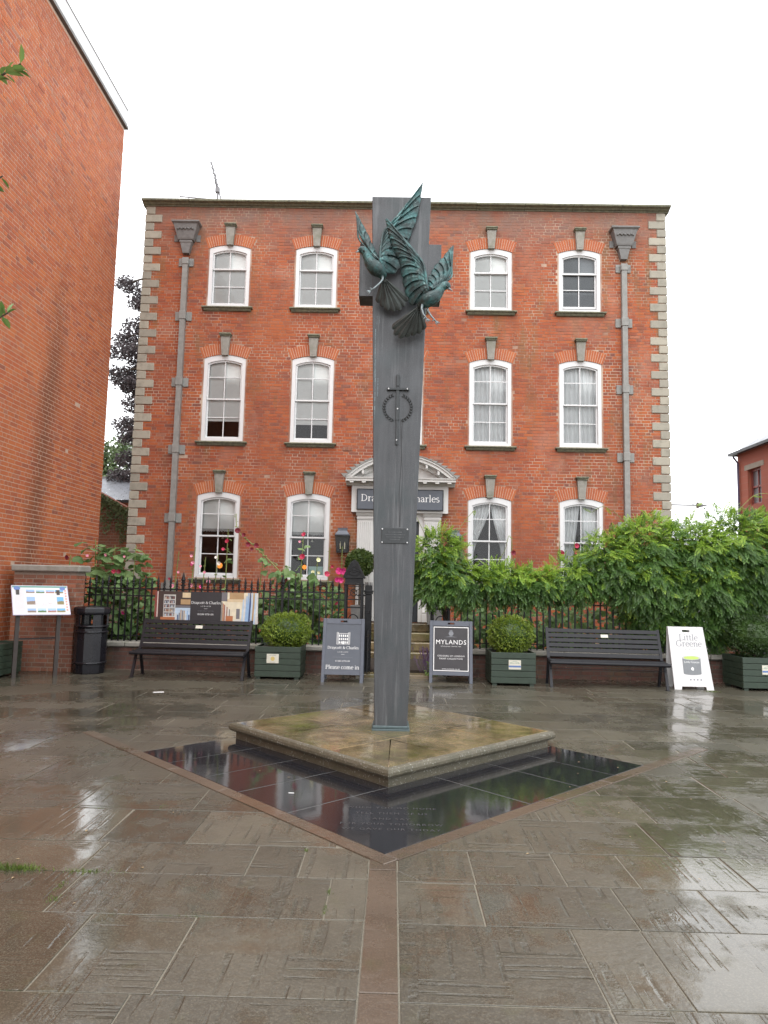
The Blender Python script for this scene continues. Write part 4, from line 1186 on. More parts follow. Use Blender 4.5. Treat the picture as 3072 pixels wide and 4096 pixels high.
for k in range(5):
    for y in (-.055,.055): b.tube([(-.056+.028*k, y, 1.58),(-.056+.028*k, y, 1.64)], [.010,.004], 5)
b.build('spiked_crown', 'black', nw, world=False)
b = MB(); b.bar((-.20,-.02,1.40),(-.06,-.02,1.40),.03,.02); b.box(.0,.02,-.35,-.07,1.1,1.12)
for z in (.3,.6,.95): b.tube([(-.25,0,z),(-.07,0,z)], .012, 5)
b.build('gate_stub', 'black', nw, world=False)
gt_ = thing('open_iron_gate', 'low black openwork iron gate folded back beside the grey chalkboard style sign', 'gate', (-.42, 12.45, 0))
b = MB()
for z in (.12,.45,.70): b.box(-.012,.012,-.45,.28,z,z+.02)
b.build('gate_rail', 'black', gt_, world=False)
for k in range(7):
    b = MB(); b.tube([(0,-.42+.11*k,.10),(0,-.42+.11*k,.80)], .009, 6); b.build('gate_bar', 'black', gt_, world=False)

# ================================================================== CROSS AND DOVES
cr = thing('cross_memorial', 'tall tapering dark bronze cross carrying two sculpted doves on a square stone plinth', 'memorial', (.004, 7.28, PH))
Yf, Yb = 7.15, 7.43
def hx(z): return .166+(.3175-.166)*(z-.24)/5.51
def cxx(z): return .004+.006*(z/5.75)
b = MB(); zs_ = [.185, 1.5, 3.0, 4.636, 5.228, 5.752]; V = []
for z in zs_:
    h, c = hx(z), cxx(z); e = .006
    V += [(c-h+e,Yf,z),(c+h-e,Yf,z),(c+h,Yf+e,z),(c+h,Yb-e,z),(c+h-e,Yb,z),(c-h+e,Yb,z),(c-h,Yb-e,z),(c-h,Yf+e,z)]
F = [(8*i+k, 8*i+(k+1)%8, 8*i+8+(k+1)%8, 8*i+8+k) for i in range(len(zs_)-1) for k in range(8)] + [tuple(range(8)), tuple(range(40,48))]
b.add(V, F); b.build('shaft', 'bronze', cr, fix=True)
for q in ((-.424, cxx(4.9)-hx(4.64)+.02), (cxx(4.9)+hx(4.64)-.02, .446)):
    b = MB(); b.box(q[0], q[1], Yf+.003, Yb-.01, 4.64, 5.225, .004); b.build('cross_arm', 'bronze', cr)
b = MB(); b.box(-.185,.193,Yf-.022,Yb+.022,PH-.003,.176,.004); b.box(-.178,.186,Yf-.014,Yb+.014,.1765,.205,.006); b.build('base_flange', plain('green_flange', (.07,.10,.105), .5, .4, 30, .3, .2), cr)
b = MB()
for z0, z1, w_ in ((3.30, 3.78, .017), (3.04, 3.30, .012)): b.box(.009-w_, .009+w_, Yf-.022, Yf+.002, z0, z1, .003)
b.box(-.096,.120, Yf-.030, Yf+.002, 3.617, 3.641, .004); b.box(-.009,.027,Yf-.028,Yf,3.66,3.785,.004)
for xx in (-.09,.113): b.box(xx-.014,xx+.014,Yf-.034,Yf,3.614,3.646,.004)
sw = b.build('sword', 'relief', cr)
b = MB()
for q in ((-.086,3.629),(.109,3.629),(.011,3.42),(.007,3.09)): b.lathe([(.007,-.002),(.007,.003),(0,.004)], 8, (0,0,0))
SC = MB(); SC.tube([(0,0,0),(0,-.005,0)], .0075, 8); scm = SC.mesh('screw'); scm.materials.append(M['steel'])
for q in ((-.086,3.629,-.036),(.109,3.629,-.036),(.011,3.42,-.024),(.007,3.09,-.024)): put('screw', scm, None, sw, loc=Vector((q[0], Yf+q[2], q[1]))-cr.location, world=False)
wr = None
lf = MB(); lf.add([(0,-.002,0),(.010,-.008,.018),(0,-.012,.045),(-.010,-.008,.018),(0,-.014,.02)], [(0,1,4),(1,2,4),(2,3,4),(3,0,4)])
lfm = lf.mesh('wreath_leaf'); lfm.materials.append(M['relief'])
b = MB()
for s in (-1, 1): b.tube([(.013+.142*s*math.sin(a), Yf-.004, 3.435-.142*math.cos(a)) for a in np.linspace(.25, 2.6, 16)], .0035, 5)
wr = b.build('wreath', 'relief', cr)
for s in (-1, 1):
    for a in np.linspace(.3, 2.6, 12):
        for d in (-.5, .45):
            dirx, dirz = s*math.cos(a), math.sin(a); ang = math.atan2(dirx, dirz)+d*s
            put('wreath_leaf', lfm, None, wr, loc=Vector((.013+.142*s*math.sin(a), Yf-.004, 3.435-.142*math.cos(a)))-cr.location, world=False, rot=(0, ang, 0)).scale = (.85, .8, .85)
b = MB(); b.box(-.131,.147,Yf-.010,Yf+.002,2.02,2.178,.003); pq = b.build('plaque', 'relief', cr)
for q in ((-.120,2.031),(.136,2.031),(-.120,2.167),(.136,2.167)): put('screw', scm, None, pq, loc=Vector((q[0], Yf-.0105, q[1]))-cr.location, world=False)
b = MB()
for j, L in enumerate((.07,.10,.085,.05)):
    x = .008-L
    while x < .008+L: b.box(x, x+.009, Yf-.0125, Yf-.0101, 2.13-.025*j, 2.141-.025*j); x += .013
b.build('raised_lettering', 'bronze', pq)
b = MB()                                                           # rain-washed dark runs from wreath to plaque
for x_, zt, zb, ph in ((.052,3.32,2.19,0), (.066,3.30,2.19,1.7)):
    pts = [(x_+.007*math.sin(7*z+ph)-.02*(3.3-z)*.25*0, z) for z in np.linspace(zt, zb, 40)]
    for (xa_, za_), (xb_, zb_) in zip(pts[:-1], pts[1:]):
        wv = .0022+.002*abs(math.sin(3*za_+ph)); b.add([(xa_-wv,Yf-.0012-.0002*ph,za_),(xa_+wv,Yf-.0012-.0002*ph,za_),(xb_+wv,Yf-.0012-.0002*ph,zb_),(xb_-wv,Yf-.0012-.0002*ph,zb_)], [(0,1,2,3)])
tag(b.build('water_stain', 'stain', cr), kind='stuff')
b = MB()
for x_, zt, zb in ((-.223,4.42,4.32),(-.198,4.42,4.33),(-.236,4.28,3.75),(-.228,3.95,3.3),(-.2,3.75,3.55)):
    zz = np.linspace(zt, zb, 14)
    for i in range(13):
        wv = .003*random.uniform(.3,1.2); b.add([(x_-wv,Yf-.0013,zz[i]),(x_+wv,Yf-.0013,zz[i]),(x_+wv*.7,Yf-.0013,zz[i+1]+.004),(x_-wv*.7,Yf-.0013,zz[i+1]+.004)], [(0,1,2,3)])
tag(b.build('verdigris_streak', 'verd_streak', cr), kind='stuff')

# doves: sketch points in metres (x, y, z)
DV = {
'A1_L':[(-0.231,6.98,4.964),(-0.302,7.0,5.036),(-0.353,7.03,5.114),(-0.403,7.05,5.178),(-0.44,7.06,5.242),(-0.449,7.07,5.334),(-0.459,7.08,5.441),(-0.481,7.1,5.563)],
'A1_T':[(-0.197,7.0,4.974),(-0.234,7.03,5.052),(-0.271,7.05,5.134),(-0.304,7.07,5.217),(-0.333,7.08,5.286),(-0.365,7.09,5.351),(-0.412,7.1,5.439),(-0.479,7.1,5.561)],
'A2_L':[(-0.195,6.95,4.905),(-0.202,6.98,5.028),(-0.192,7.0,5.155),(-0.17,7.03,5.294),(-0.123,7.05,5.361),(-0.05,7.07,5.46),(0.035,7.08,5.587),(0.13,7.08,5.719),(0.238,7.08,5.879)],
'A2_T':[(-0.116,7.03,4.831),(-0.047,7.06,4.855),(0.012,7.08,4.925),(0.046,7.1,5.026),(0.088,7.12,5.147),(0.112,7.12,5.295),(0.154,7.12,5.407),(0.199,7.11,5.597),(0.237,7.09,5.876)],
'B1_L':[(0.295,6.86,4.579),(0.279,6.87,4.663),(0.266,6.88,4.781),(0.245,6.9,4.888),(0.18,6.92,4.995),(0.085,6.94,5.12),(-0.003,6.95,5.228),(-0.083,6.96,5.331),(-0.158,6.97,5.422)],
'B1_T':[(0.231,6.93,4.52),(0.14,6.98,4.464),(0.092,7.0,4.548),(0.051,7.01,4.667),(0.023,7.02,4.797),(-0.002,7.02,4.95),(-0.078,7.02,5.104),(-0.125,7.0,5.266),(-0.158,6.98,5.42)],
'B2_L':[(0.34,6.93,4.628),(0.418,6.97,4.696),(0.489,7.0,4.746),(0.546,7.03,4.81),(0.551,7.05,4.919),(0.557,7.07,5.037),(0.564,7.09,5.13),(0.57,7.1,5.205)],
'B2_T':[(0.3,7.0,4.694),(0.3,7.04,4.793),(0.335,7.06,4.87),(0.361,7.08,4.939),(0.405,7.09,4.999),(0.457,7.1,5.06),(0.509,7.1,5.129),(0.568,7.1,5.199)],
'A_body':[(-0.415,6.88,4.998),(-0.396,6.88,5.013),(-0.375,6.88,5.01),(-0.348,6.88,4.976),(-0.326,6.88,4.928),(-0.29,6.88,4.87),(-0.247,6.88,4.827),(-0.209,6.9,4.806),(-0.179,6.92,4.78),(-0.161,6.95,4.754)],
'A_beak':[(-0.41,6.88,5.006),(-0.433,6.87,4.992),(-0.459,6.87,4.986)],
'A_eye':[(-0.365,6.83,4.985)],
'A_tail':[(-0.166,6.95,4.763),(-0.214,7.03,4.52),(-0.117,7.03,4.441),(-0.056,7.03,4.433),(0.004,7.03,4.434),(0.055,7.03,4.479),(0.097,7.03,4.551)],
'A_leg':[(-0.173,6.9,4.757),(-0.168,6.88,4.704),(-0.192,6.86,4.66),(-0.241,6.84,4.602),(-0.294,6.83,4.557)],
'A_toe':[(-0.252,6.83,4.54),(-0.203,6.84,4.615)],
'B_body':[(0.506,6.82,4.596),(0.489,6.82,4.622),(0.464,6.82,4.621),(0.431,6.82,4.595),(0.406,6.82,4.555),(0.369,6.82,4.511),(0.328,6.82,4.484),(0.283,6.84,4.466),(0.247,6.87,4.452),(0.21,6.9,4.428)],
'B_beak':[(0.494,6.82,4.6),(0.518,6.81,4.579),(0.545,6.81,4.56)],
'B_eye':[(0.48,6.77,4.591)],
'B_tail':[(0.21,6.9,4.437),(-0.061,7.0,4.234),(-0.043,7.0,4.177),(0.001,7.0,4.134),(0.12,7.0,4.158),(0.197,7.0,4.176),(0.268,7.0,4.231)],
'B_leg':[(0.245,6.83,4.435),(0.232,6.8,4.37),(0.25,6.79,4.306),(0.287,6.78,4.251)],
'B_leg2':[(0.297,6.86,4.431),(0.293,6.85,4.374),(0.331,6.84,4.31),(0.382,6.83,4.246)],
}
def resample(P, n):
    P = np.array(smooth_pts(P, 8)); d = np.r_[0, np.cumsum(np.linalg.norm(np.diff(P, axis=0), axis=1))]; s = np.linspace(0, d[-1], n)
    return np.stack([np.interp(s, d, P[:, k]) for k in range(3)], -1)
def wing_mesh(Lp, Tp, nfe, cov=.42, step=.012, edge=.014, sweep=.32):
    """wing between leading and trailing edge: overlapping tilted flight feathers under a covert plate, rounded bone edge"""
    b = MB(); per = 8; n = nfe*per+1; L = resample(Lp, n); T_ = resample(Tp, n); m_ = 10
    def fea(i, v):
        # feathers sweep out towards the tip, the outermost following the leading edge
        ts = (n-1)*.0+i*(sweep+(1-sweep)*v); i0 = int(ts); f = ts-i0
        l = L[i0]*(1-f)+L[min(n-1, i0+1)]*f
        return l*(1-v)+T_[i]*v
    for k in range(nfe):
        V = []
        for ii in range(per+3):
            u = ii/per; q = k*per+ii; i = min(n-1, q)
            reach = 1.0-.05*abs(2*min(u, 1)-1)**2.5-(.02 if u > 1 else 0)
            for j in range(m_+1):
                v = cov*.7+(reach-cov*.7)*j/m_
                p = fea(i, v)
                tilt = (.5-u)*step*2.0                                  # one edge proud, the next feather tucked beneath
                quill = step*.8*math.exp(-((u-.5)/.07)**2)
                V.append((p[0], p[1]-tilt-quill-.014*math.sin(v*math.pi), p[2]))
        w_ = m_+1; F = [(i*w_+j, i*w_+j+1, (i+1)*w_+j+1, (i+1)*w_+j) for i in range(per+2) for j in range(m_)]
        N0 = len(V); V += [(x, y+.004, z) for x, y, z in V]; F += [tuple(N0+q for q in f)[::-1] for f in F]
        F += [(i*w_+m_, N0+i*w_+m_, N0+(i+1)*w_+m_, (i+1)*w_+m_) for i in range(per+2)]
        F += [(j, j+1, N0+j+1, N0+j) for j in range(m_)]
        b.add(V, F)
    # coverts: two rows of short scalloped plates stepping down from the leading edge
    for (v0, v1, lift) in ((.0, cov*1.05, .016), (.0, cov*.62, .026)):
        for k in range(nfe):
            V = []
            for ii in range(per+2):
                u = ii/per; i = min(n-1, k*per+ii); e = v1*(1-.16*abs(2*min(u,1)-1)**2)
                for j in range(5):
                    v = v0+(e-v0)*j/4; p = fea(i, v)
                    V.append((p[0], p[1]-lift*math.sin(min(1, .25+v/v1*.9)*math.pi*.62)-(.5-u)*step*.9-.012*math.sin(v*math.pi), p[2]))
            b.add(V, [(i*5+j, i*5+j+1, (i+1)*5+j+1, (i+1)*5+j) for i in range(per+1) for j in range(4)])
    rad = [edge*(1-.75*(i/(n-1))**1.2)+.002 for i in range(0, n, 3)]
    b.tube([(q[0], q[1]-.006, q[2]) for q in L[::3]], rad, 8)
    return b
def fan_mesh(root, tips):
    b = MB(); root = np.array(root)
    P = resample(tips, 7)
    for k, tp in enumerate(P):
        d = tp-root; L = np.linalg.norm(d); d /= L; side = np.cross(d, (0,1,0)); side /= np.linalg.norm(side)
        wt = .036; V = []; ns = 12; off = .0035*(k % 2)+.0015*k
        for i in range(ns+1):
            v = i/ns; wv = .008+(wt-.008)*min(1, v*1.15)
            if v > .86: wv *= math.sqrt(max(0.02, 1-((v-.86)/.145)**2))
            for s, h in ((-1,.006),(-.5,.0),(0,-.006),(.5,.0),(1,.006)):
                p = root+d*L*v+side*s*wv; V.append((p[0], p[1]+h+off, p[2]))
        F = [(5*i+c, 5*i+c+1, 5*i+6+c, 5*i+5+c) for i in range(ns) for c in range(4)]
        N0 = len(V); V += [(x,y+.006,z) for x,y,z in V]; F += [tuple(N0+q for q in f)[::-1] for f in F]
        b.add(V, F)
        b.tube([tuple(root+d*L*v+np.array((0,off-.008,0))) for v in (.15,.5,.97)], [.004,.003,.0012], 5)
    return b
def dove(key, radii):
    P = smooth_pts(DV[key+'_body'], 5); rr = np.interp(np.linspace(0, 1, len(P)), np.linspace(0, 1, len(radii)), radii)
    b = MB(); b.tube([tuple(p) for p in P], [(r*1.0, r) for r in rr], 18)
    # breast plumage: short raised quills lying along the body
    n = len(P)
    for q in range(46):
        i = random.randint(int(n*.42), int(n*.86)); a = random.uniform(-1.5, 1.3); p = P[i]; d = (P[min(n-1,i+2)]-P[i-2]); d = d/np.linalg.norm(d)
        up = np.array((0,-1,0)); sd_ = np.cross(d, up); nn = up*math.cos(a)+sd_*math.sin(a); c_ = p+nn*rr[i]*.985
        b.tube([tuple(c_-d*.004), tuple(c_+d*.018+nn*.004), tuple(c_+d*.038)], [.003,.0035,.001], 5)
    body = b.build('dove', 'verdigris', cr, True, fix=True)
    b = MB(); bk = DV[key+'_beak']; b.tube([bk[0], tuple((np.array(bk[0])+bk[1])/2), bk[1], bk[2]], [.017,.014,.009,.001], 8); b.build('beak', 'pale_bronze', body, True)
    e = DV[key+'_eye'][0]
    b = MB(); b.lathe([(0,-.011),(.008,-.007),(.011,0),(.008,.007),(0,.011)], 10, e); b.build('eye', 'tail_bronze', body, True)
    for lk in ('_leg', '_leg2'):
        if key+lk not in DV: continue
        Lg = DV[key+lk]; b = MB(); n = len(Lg); b.tube(Lg, [.017,.011,.009]+[.008]*(n-3), 7)
        a, c_ = np.array(Lg[-2]), np.array(Lg[-1]); d = (c_-a)/np.linalg.norm(c_-a); s_ = np.cross(d, (0,1,0))
        for k in (-1, 0, 1):
            t1 = c_+d*.016+s_*k*.013+np.array((0,-.006*(k == 0),0)); t2 = t1+d*.022+s_*k*.006; b.tube([tuple(c_-d*.004), tuple(t1), tuple(t2)], [.008,.006,.002], 6)
        t1 = a*.4+c_*.6-s_*.02; b.tube([tuple(a*.4+c_*.6), tuple(t1), tuple(t1+d*.012-s_*.008)], [.007,.005,.002], 6)
        b.build('leg', 'pale_bronze', body, True)
    fan_mesh(DV[key+'_tail'][0], DV[key+'_tail'][1:]).build('tail', 'tail_bronze', body, True)
    return body
dA = dove('A', [.022,.036,.044,.042,.048,.066,.078,.074,.055,.032])
dB = dove('B', [.022,.036,.044,.042,.048,.064,.076,.072,.054,.032])
wing_mesh(DV['A1_L'], DV['A1_T'], 5, .38, .008, .012).build('wing', 'verdigris', dA, True)
wing_mesh(DV['A2_L'], DV['A2_T'], 9, .34, .010).build('wing', 'verdigris', dA, True)
wing_mesh(DV['B1_L'], DV['B1_T'], 10, .34, .010).build('wing', 'verdigris', dB, True)
wing_mesh(DV['B2_L'], DV['B2_T'], 7, .34, .009, .012).build('wing', 'verdigris', dB, True)
b = MB(); b.tube([(-.255, 7.16, 5.08),(-.255, 7.08, 5.08)], .02, 10); b.build('fixing_stud', 'tail_bronze', cr)

# ================================================================== SQUARE FURNITURE
def bench(label, loc, rz, Lh=.93):
    t_ = thing('park_bench', label, 'bench', loc, 'black slatted benches against the low wall', rz)
    seat = [(-.255,.405),(-.16,.425),(-.06,.428),(.04,.425)]
    back = [(.125,.50),(.155,.578),(.185,.656),(.215,.734),(.243,.812),(.27,.892)]
    for i, (y, z) in enumerate(seat):
        b = MB()
        if i == 0: b.tube([(-Lh-.02,y,z),(Lh+.02,y,z)], .028, 10)
        else: b.box(-Lh, Lh, y-.04, y+.04, z-.014, z+.014, .006)
        b.build('seat_slat', 'bench', t_, world=False)
    d = Vector((0, .145, .392)).normalized(); nrm = Vector((0, -d.z, d.y))
    for y, z in back:
        b = MB(); c_ = Vector((0, y, z)); V = []
        for x in (-Lh+.03, Lh-.03):
            for (a, e) in ((-.031,-.012),(.031,-.012),(.031,.012),(-.031,.012)): p = c_+d*a+nrm*e; V.append((x, p.y, p.z))
        b.add(V, [(0,1,2,3),(7,6,5,4),(0,4,5,1),(1,5,6,2),(2,6,7,3),(3,7,4,0)]); b.build('back_slat', 'bench', t_, world=False)
    for s in (-1, 1):
        x = s*(Lh-.01); b = MB()
        for p, q in (((x,.292,.935),(x,.10,.44)), ((x,.10,.44),(x,-.235,.385)), ((x,-.05,.40),(x,-.20,.0)), ((x,.10,.44),(x,.26,.0))): b.bar(p, q, .045, .03)
        b.box(x-.03, x+.03, -.24, -.16, 0, .012); b.box(x-.03, x+.03, .22, .30, 0, .012)
        b.build('end_frame', 'bench', t_, world=False)
    b = MB(); b.tube([(-Lh,-.12,.30),(Lh,-.12,.30)], .007, 6); b.build('tie_rod', 'bench', t_, world=False)
    b = MB(); V = []
    for x in (-.06+.03, .06+.03):
        for a, e in ((-.026,.0135),(.026,.0135)): p = Vector((0,.243,.812))+d*a+nrm*e; V.append((x, p.y, p.z))
    pl_ = b.add(V, [(0,2,3,1)]); b.build('name_plate', 'cream', t_, world=False); return t_
bench('black slatted bench in front of the long photo banner on the railings', (-3.33, 11.80, 0), R(-3))
bench('black slatted bench between a green planter and the white pavement sign', (3.53, 11.76, 0), R(-3))

def planter(label, x, y, wd, plate, rz=0, hgt=.545):
    t_ = thing('wooden_planter', label, 'planter', (x, y, 0), 'green wooden plank planters', rz); h = wd/2; dp = .36
    for k in range(5):
        z0 = .045+k*(hgt-.045)/5; z1 = z0+(hgt-.045)/5-.006
        for side in range(4):
            b = MB()
            if side == 0: b.box(-h, h, -dp, -dp+.025, z0, z1, .005)
            elif side == 1: b.box(-h, h, dp-.025, dp, z0, z1, .005)
            elif side == 2: b.box(-h+.001, -h+.026, -dp+.026, dp-.026, z0, z1, .005)
            else: b.box(h-.026, h-.001, -dp+.026, dp-.026, z0, z1, .005)
            b.build('plank', 'planter', t_, world=False)
    for sx in (-1,1):
        for sy in (-1,1): b = MB(); b.box(sx*(h-.06)-.035, sx*(h-.06)+.035, sy*(dp-.06)-.035, sy*(dp-.06)+.035, 0, hgt-.03); b.build('corner_post', 'planter', t_, world=False)
    b = MB(); b.box(-h+.03, h-.03, -dp+.03, dp-.03, .06, hgt-.04); b.build('soil_fill', 'soil', t_, world=False)
    if plate:
        px = plate[1]; b = MB(); b.box(px-.10, px+.10, -dp-.006, -dp-.0005, .27, .42, .003); pp = b.build('label_plate', 'cream', t_, world=False)
        if plate[0] == 'gold':
            b = MB(); b.prism_y([(px+.035*math.cos(a), .343+.035*math.sin(a)) for a in np.linspace(0, 6.28, 20)[:-1]], -dp-.0075, -dp-.006); b.build('gold_seal', plain('gold_print', (.55,.42,.14), .5), pp, world=False)
            me = text_mesh('Ludlow in Bloom', .017, 'CENTER'); put('lettering', me, 'ink_dark', pp, loc=(px, -dp-.0070, .395), world=False)
            me = text_mesh('Ludlow in Bloom', .014, 'CENTER'); put('lettering', me, 'ink_dark', pp, loc=(px, -dp-.0070, .283), world=False)
        else:
            b = MB(); b.box(px-.097, px+.097, -dp-.0072, -dp-.006, .305, .333); b.build('blue_band', 'blue', pp, world=False)
            me = text_mesh('Ludlow in Bloom', .022, 'CENTER'); put('lettering', me, 'green_print', pp, loc=(px, -dp-.0070, .365), world=False)
            b = MB(); b.tube([(px+.075*math.cos(a), -dp-.007, .355+.045*math.sin(a)) for a in np.linspace(.3, 2.84, 14)], .002, 4); b.build('arc_print', 'green_print', pp, world=False)
    return t_
planter('green plank planter with a round gold seal on its cream label', -1.885, 12.11, .76, ('gold', -.08))
planter('green plank planter between the black poster sign and the right bench', 1.99, 12.0, .73, ('blue', .02))
planter('green plank planter at the right edge beside the white pavement sign', 6.13, 12.08, .78, ('blue', .02))
planter('green plank planter cut off at the left edge beside the information board', -6.42, 11.42, .53, ('gold', .16), 0)

# ---- leaves in bulk
def leaf_batch(P, D_, U, L, W_, fold=.25):
    """two-triangle folded leaves: base P, direction D_, face normal U"""
    D_ = D_/np.linalg.norm(D_, axis=1, keepdims=True); S_ = np.cross(D_, U); S_ /= np.maximum(np.linalg.norm(S_, axis=1, keepdims=True), 1e-6)
    Nn = np.cross(S_, D_); L = L[:, None]; W_ = W_[:, None]; n_ = len(P)
    V = np.stack([P, P+D_*L*.45+S_*W_*.5+Nn*W_*fold, P+D_*L, P+D_*L*.45-S_*W_*.5+Nn*W_*fold], 1).reshape(-1, 3)
    i = np.arange(n_)*4; F = np.concatenate([np.stack([i, i+1, i+2], -1), np.stack([i, i+2, i+3], -1)], 1).reshape(-1, 3)
    return V, F
def unit(n_):
    v = rng.normal(size=(n_, 3)); return v/np.linalg.norm(v, axis=1, keepdims=True)
def topiary(name, label, cat, c, r, nleaf, mat, size, trunk=None, squash=.9, group=None, bumpy=.05, low=-.75):
    t_ = thing(name, label, cat, (c[0], c[1], trunk[0] if trunk else c[2]-r*.8), group)
    b = MB(); K = []
    for i in range(9):
        for j in range(16):
            th_, ph = math.pi*i/8, 2*math.pi*j/16; b.v.append((c[0]+r*.86*math.sin(th_)*math.cos(ph), c[1]+r*.86*math.sin(th_)*math.sin(ph), c[2]+r*.86*squash*math.cos(th_)))
    b.f += [(i*16+j, i*16+(j+1)%16, (i+1)*16+(j+1)%16, (i+1)*16+j) for i in range(8) for j in range(16)]
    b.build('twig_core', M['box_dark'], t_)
    d = unit(nleaf); lum = 1+bumpy*np.sin(d[:,0]*9+d[:,2]*7)*np.cos(d[:,1]*8-d[:,2]*5)+bumpy*.6*np.sin(d[:,0]*21+d[:,2]*17)
    rad = r*lum*(.86+.15*rng.random(nleaf)**.6)
    P = d*rad[:, None]*np.array([1,1,squash])+np.array(c)
    dd = d+unit(nleaf)*.8; V, F = leaf_batch(P, dd, d+unit(nleaf)*.5, size*rng.uniform(.7,1.3,nleaf), size*.6*rng.uniform(.8,1.2,nleaf))
    o = put('leaves', fast_mesh('leaves', V, F), mat, t_); tag(o, kind='stuff')
    if trunk: b = MB(); b.tube([(c[0], c[1], trunk[0]), (c[0]+.01, c[1], c[2])], trunk[1], 8); b.build('trunk', 'wood_dark', t_)
    return t_
topiary('box_ball', 'clipped yellow green box ball in the planter with the gold seal', 'shrub', (-1.80, 12.11, .785), .40, 5200, 'box', .034, (.5, .03), .72, bumpy=.10)
topiary('box_ball', 'clipped green box ball in the planter beside the right bench', 'shrub', (2.0, 12.0, .80), .365, 5200, 'box', .034, (.5, .03), .86, bumpy=.09)
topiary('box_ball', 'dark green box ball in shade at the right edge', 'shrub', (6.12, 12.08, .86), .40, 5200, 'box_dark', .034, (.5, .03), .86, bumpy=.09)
topiary('bay_tree', 'round clipped bay tree on a thin stem left of the front door', 'tree', (-.74, 15.55, 2.07), .29, 2600, 'bay', .06, (.75, .022), .95, bumpy=.07)
def pot(x, y, label, heather=True):
    t_ = thing('cube_pot', label, 'pot', (x, y, .745))
    b = MB(); h = .17
    V = [(-h*.9,-h*.9,0),(h*.9,-h*.9,0),(h*.9,h*.9,0),(-h*.9,h*.9,0),(-h,-h,.36),(h,-h,.36),(h,h,.36),(-h,h,.36)]
    b.add(V, [(0,3,2,1),(0,1,5,4),(1,2,6,5),(2,3,7,6),(3,0,4,7)]); b.box(-h-.012,h+.012,-h-.012,h+.012,.361,.39,.005); b.build('body', 'lead_dark', t_, world=False)
    b = MB(); b.box(-h+.01,h-.01,-h+.01,h-.01,.391,.396); b.build('soil_fill', 'soil', t_, world=False)
pot(.93, 15.78, 'dark square pot with a few sprigs right of the front door')
pot(-.74, 15.55, 'dark square pot holding the bay tree')
hp = thing('heather_sprigs', 'thin dry heather sprigs in the dark pot right of the door', 'plant', (.93, 15.78, 1.14))
b = MB()
for k in range(26):
    a = random.uniform(0, 6.28); q = Vector((.1*math.cos(a), .1*math.sin(a), .16+.1*random.random())); b.tube([(q.x*.4, q.y*.4, 0), (q.x, q.y, q.z)], [.006,.002], 4)
tag(b.build('sprigs', 'lavender', hp, world=False), kind='stuff')

# ---- pavement signs
def a_board(label, x, y, wd, hgt, lean, rz, frame='sign_frame', face='dark_sign'):
    t_ = thing('pavement_sign', label, 'sign', (x, y, 0), None, rz); h = wd/2
    leaf = None
    for back in (0, 1):
        b = MB(); ins = .055
        b.box(-h, -h+ins, -.014, .014, 0, hgt, .004); b.box(h-ins, h, -.014, .014, 0, hgt, .004)
        b.box(-h+ins+.001, h-ins-.001, -.0135, .0135, .13, .13+.06); 
        # top rail with its slot handle left open
        zt = hgt-.085; b.box(-h+ins+.001, -.055, -.0135, .0135, zt, hgt-.002); b.box(.055, h-ins-.001, -.0135, .0135, zt, hgt-.002)
        b.box(-.054, .054, -.0134, .0134, zt, zt+.024); b.box(-.054, .054, -.0134, .0134, hgt-.03, hgt-.002)
        o = b.build('front_leaf' if not back else 'rear_leaf', frame, t_, world=False)
        o.rotation_euler = (-lean if not back else lean, 0, 0); o.location = (0, 0, 0) if not back else (0, 2*hgt*math.sin(lean)+.03, 0)
        b = MB(); b.box(-h+ins+.001, h-ins-.001, -.006, .006, .191, zt-.001); pn = b.build('panel', face, o, world=False)
        if not back: leaf = o
    return t_, leaf
t1, l1 = a_board('slate grey pavement sign with a white house drawing and Please come in', -.80, 11.56, .685, 1.04, R(11), 0)
Yl = -.0072
letters('Draycott & Charles', .066, 'ink_white', l1, (0, Yl, .545), roman=True, thick=.085, thin=.04)
letters('LUDLOW', .026, 'ink_white', l1, (0, Yl, .487), spacing=1.9)
letters('DESIGNERS & SUPPLIERS OF FINE INTERIORS', .0145, 'ink_grey', l1, (0, Yl, .405), spacing=1.15)
letters('01584 873100', .036, 'ink_white', l1, (0, Yl, .338), spacing=1.15)
letters('Please come in', .094, 'ink_white', l1, (0, Yl, .222), roman=True, thick=.082, thin=.04)
b = MB(); b.box(-.028,.028,Yl-.0008,Yl+.001,.455,.459)
x0_, x1_, z0_, z1_ = -.095, .095, .62, .815
for q in ((x0_-.012,x0_+.012,z0_,z1_),(x1_-.012,x1_+.012,z0_,z1_)): 
    for k in range(2): xx = q[0] if k == 0 else q[1]; b.box(xx-.0025, xx+.0025, Yl-.0008, Yl+.001, q[2], q[3])
    for zz in np.linspace(z0_, z1_, 12): b.box(q[0], q[1], Yl-.0012, Yl-.0009, zz-.002, zz+.002)
b.box(x0_, x1_, Yl-.0016, Yl-.0013, z1_-.022, z1_-.016); b.box(x0_, x1_, Yl-.0016, Yl-.0013, z0_, z0_+.004)
for r_i in range(3):
    for c_i in range(5):
        if r_i == 0 and c_i == 2: b.box(-.016,.016,Yl-.0016,Yl+.001,z0_+.004,z0_+.05); continue
        xx = -.064+.032*c_i; zz = z0_+.012+.055*r_i; b.box(xx-.009, xx+.009, Yl-.0016, Yl+.001, zz, zz+.036)
b.build('house_drawing', 'ink_white', l1, world=False)
t2, l2 = a_board('slate framed pavement sign with a black poster and a thin white border', .985, 11.80, .72, 1.03, R(11), R(-3), 'sign_frame', 'sign_black')
b = MB()
for q in ((-.292,.292,.20,.212),(-.292,.292,.916,.928),(-.292,-.280,.2121,.9159),(.280,.292,.2121,.9159)): b.box(q[0], q[1], Yl-.001, Yl+.001, q[2], q[3])
b.build('poster_border', 'ink_white', l2, world=False)
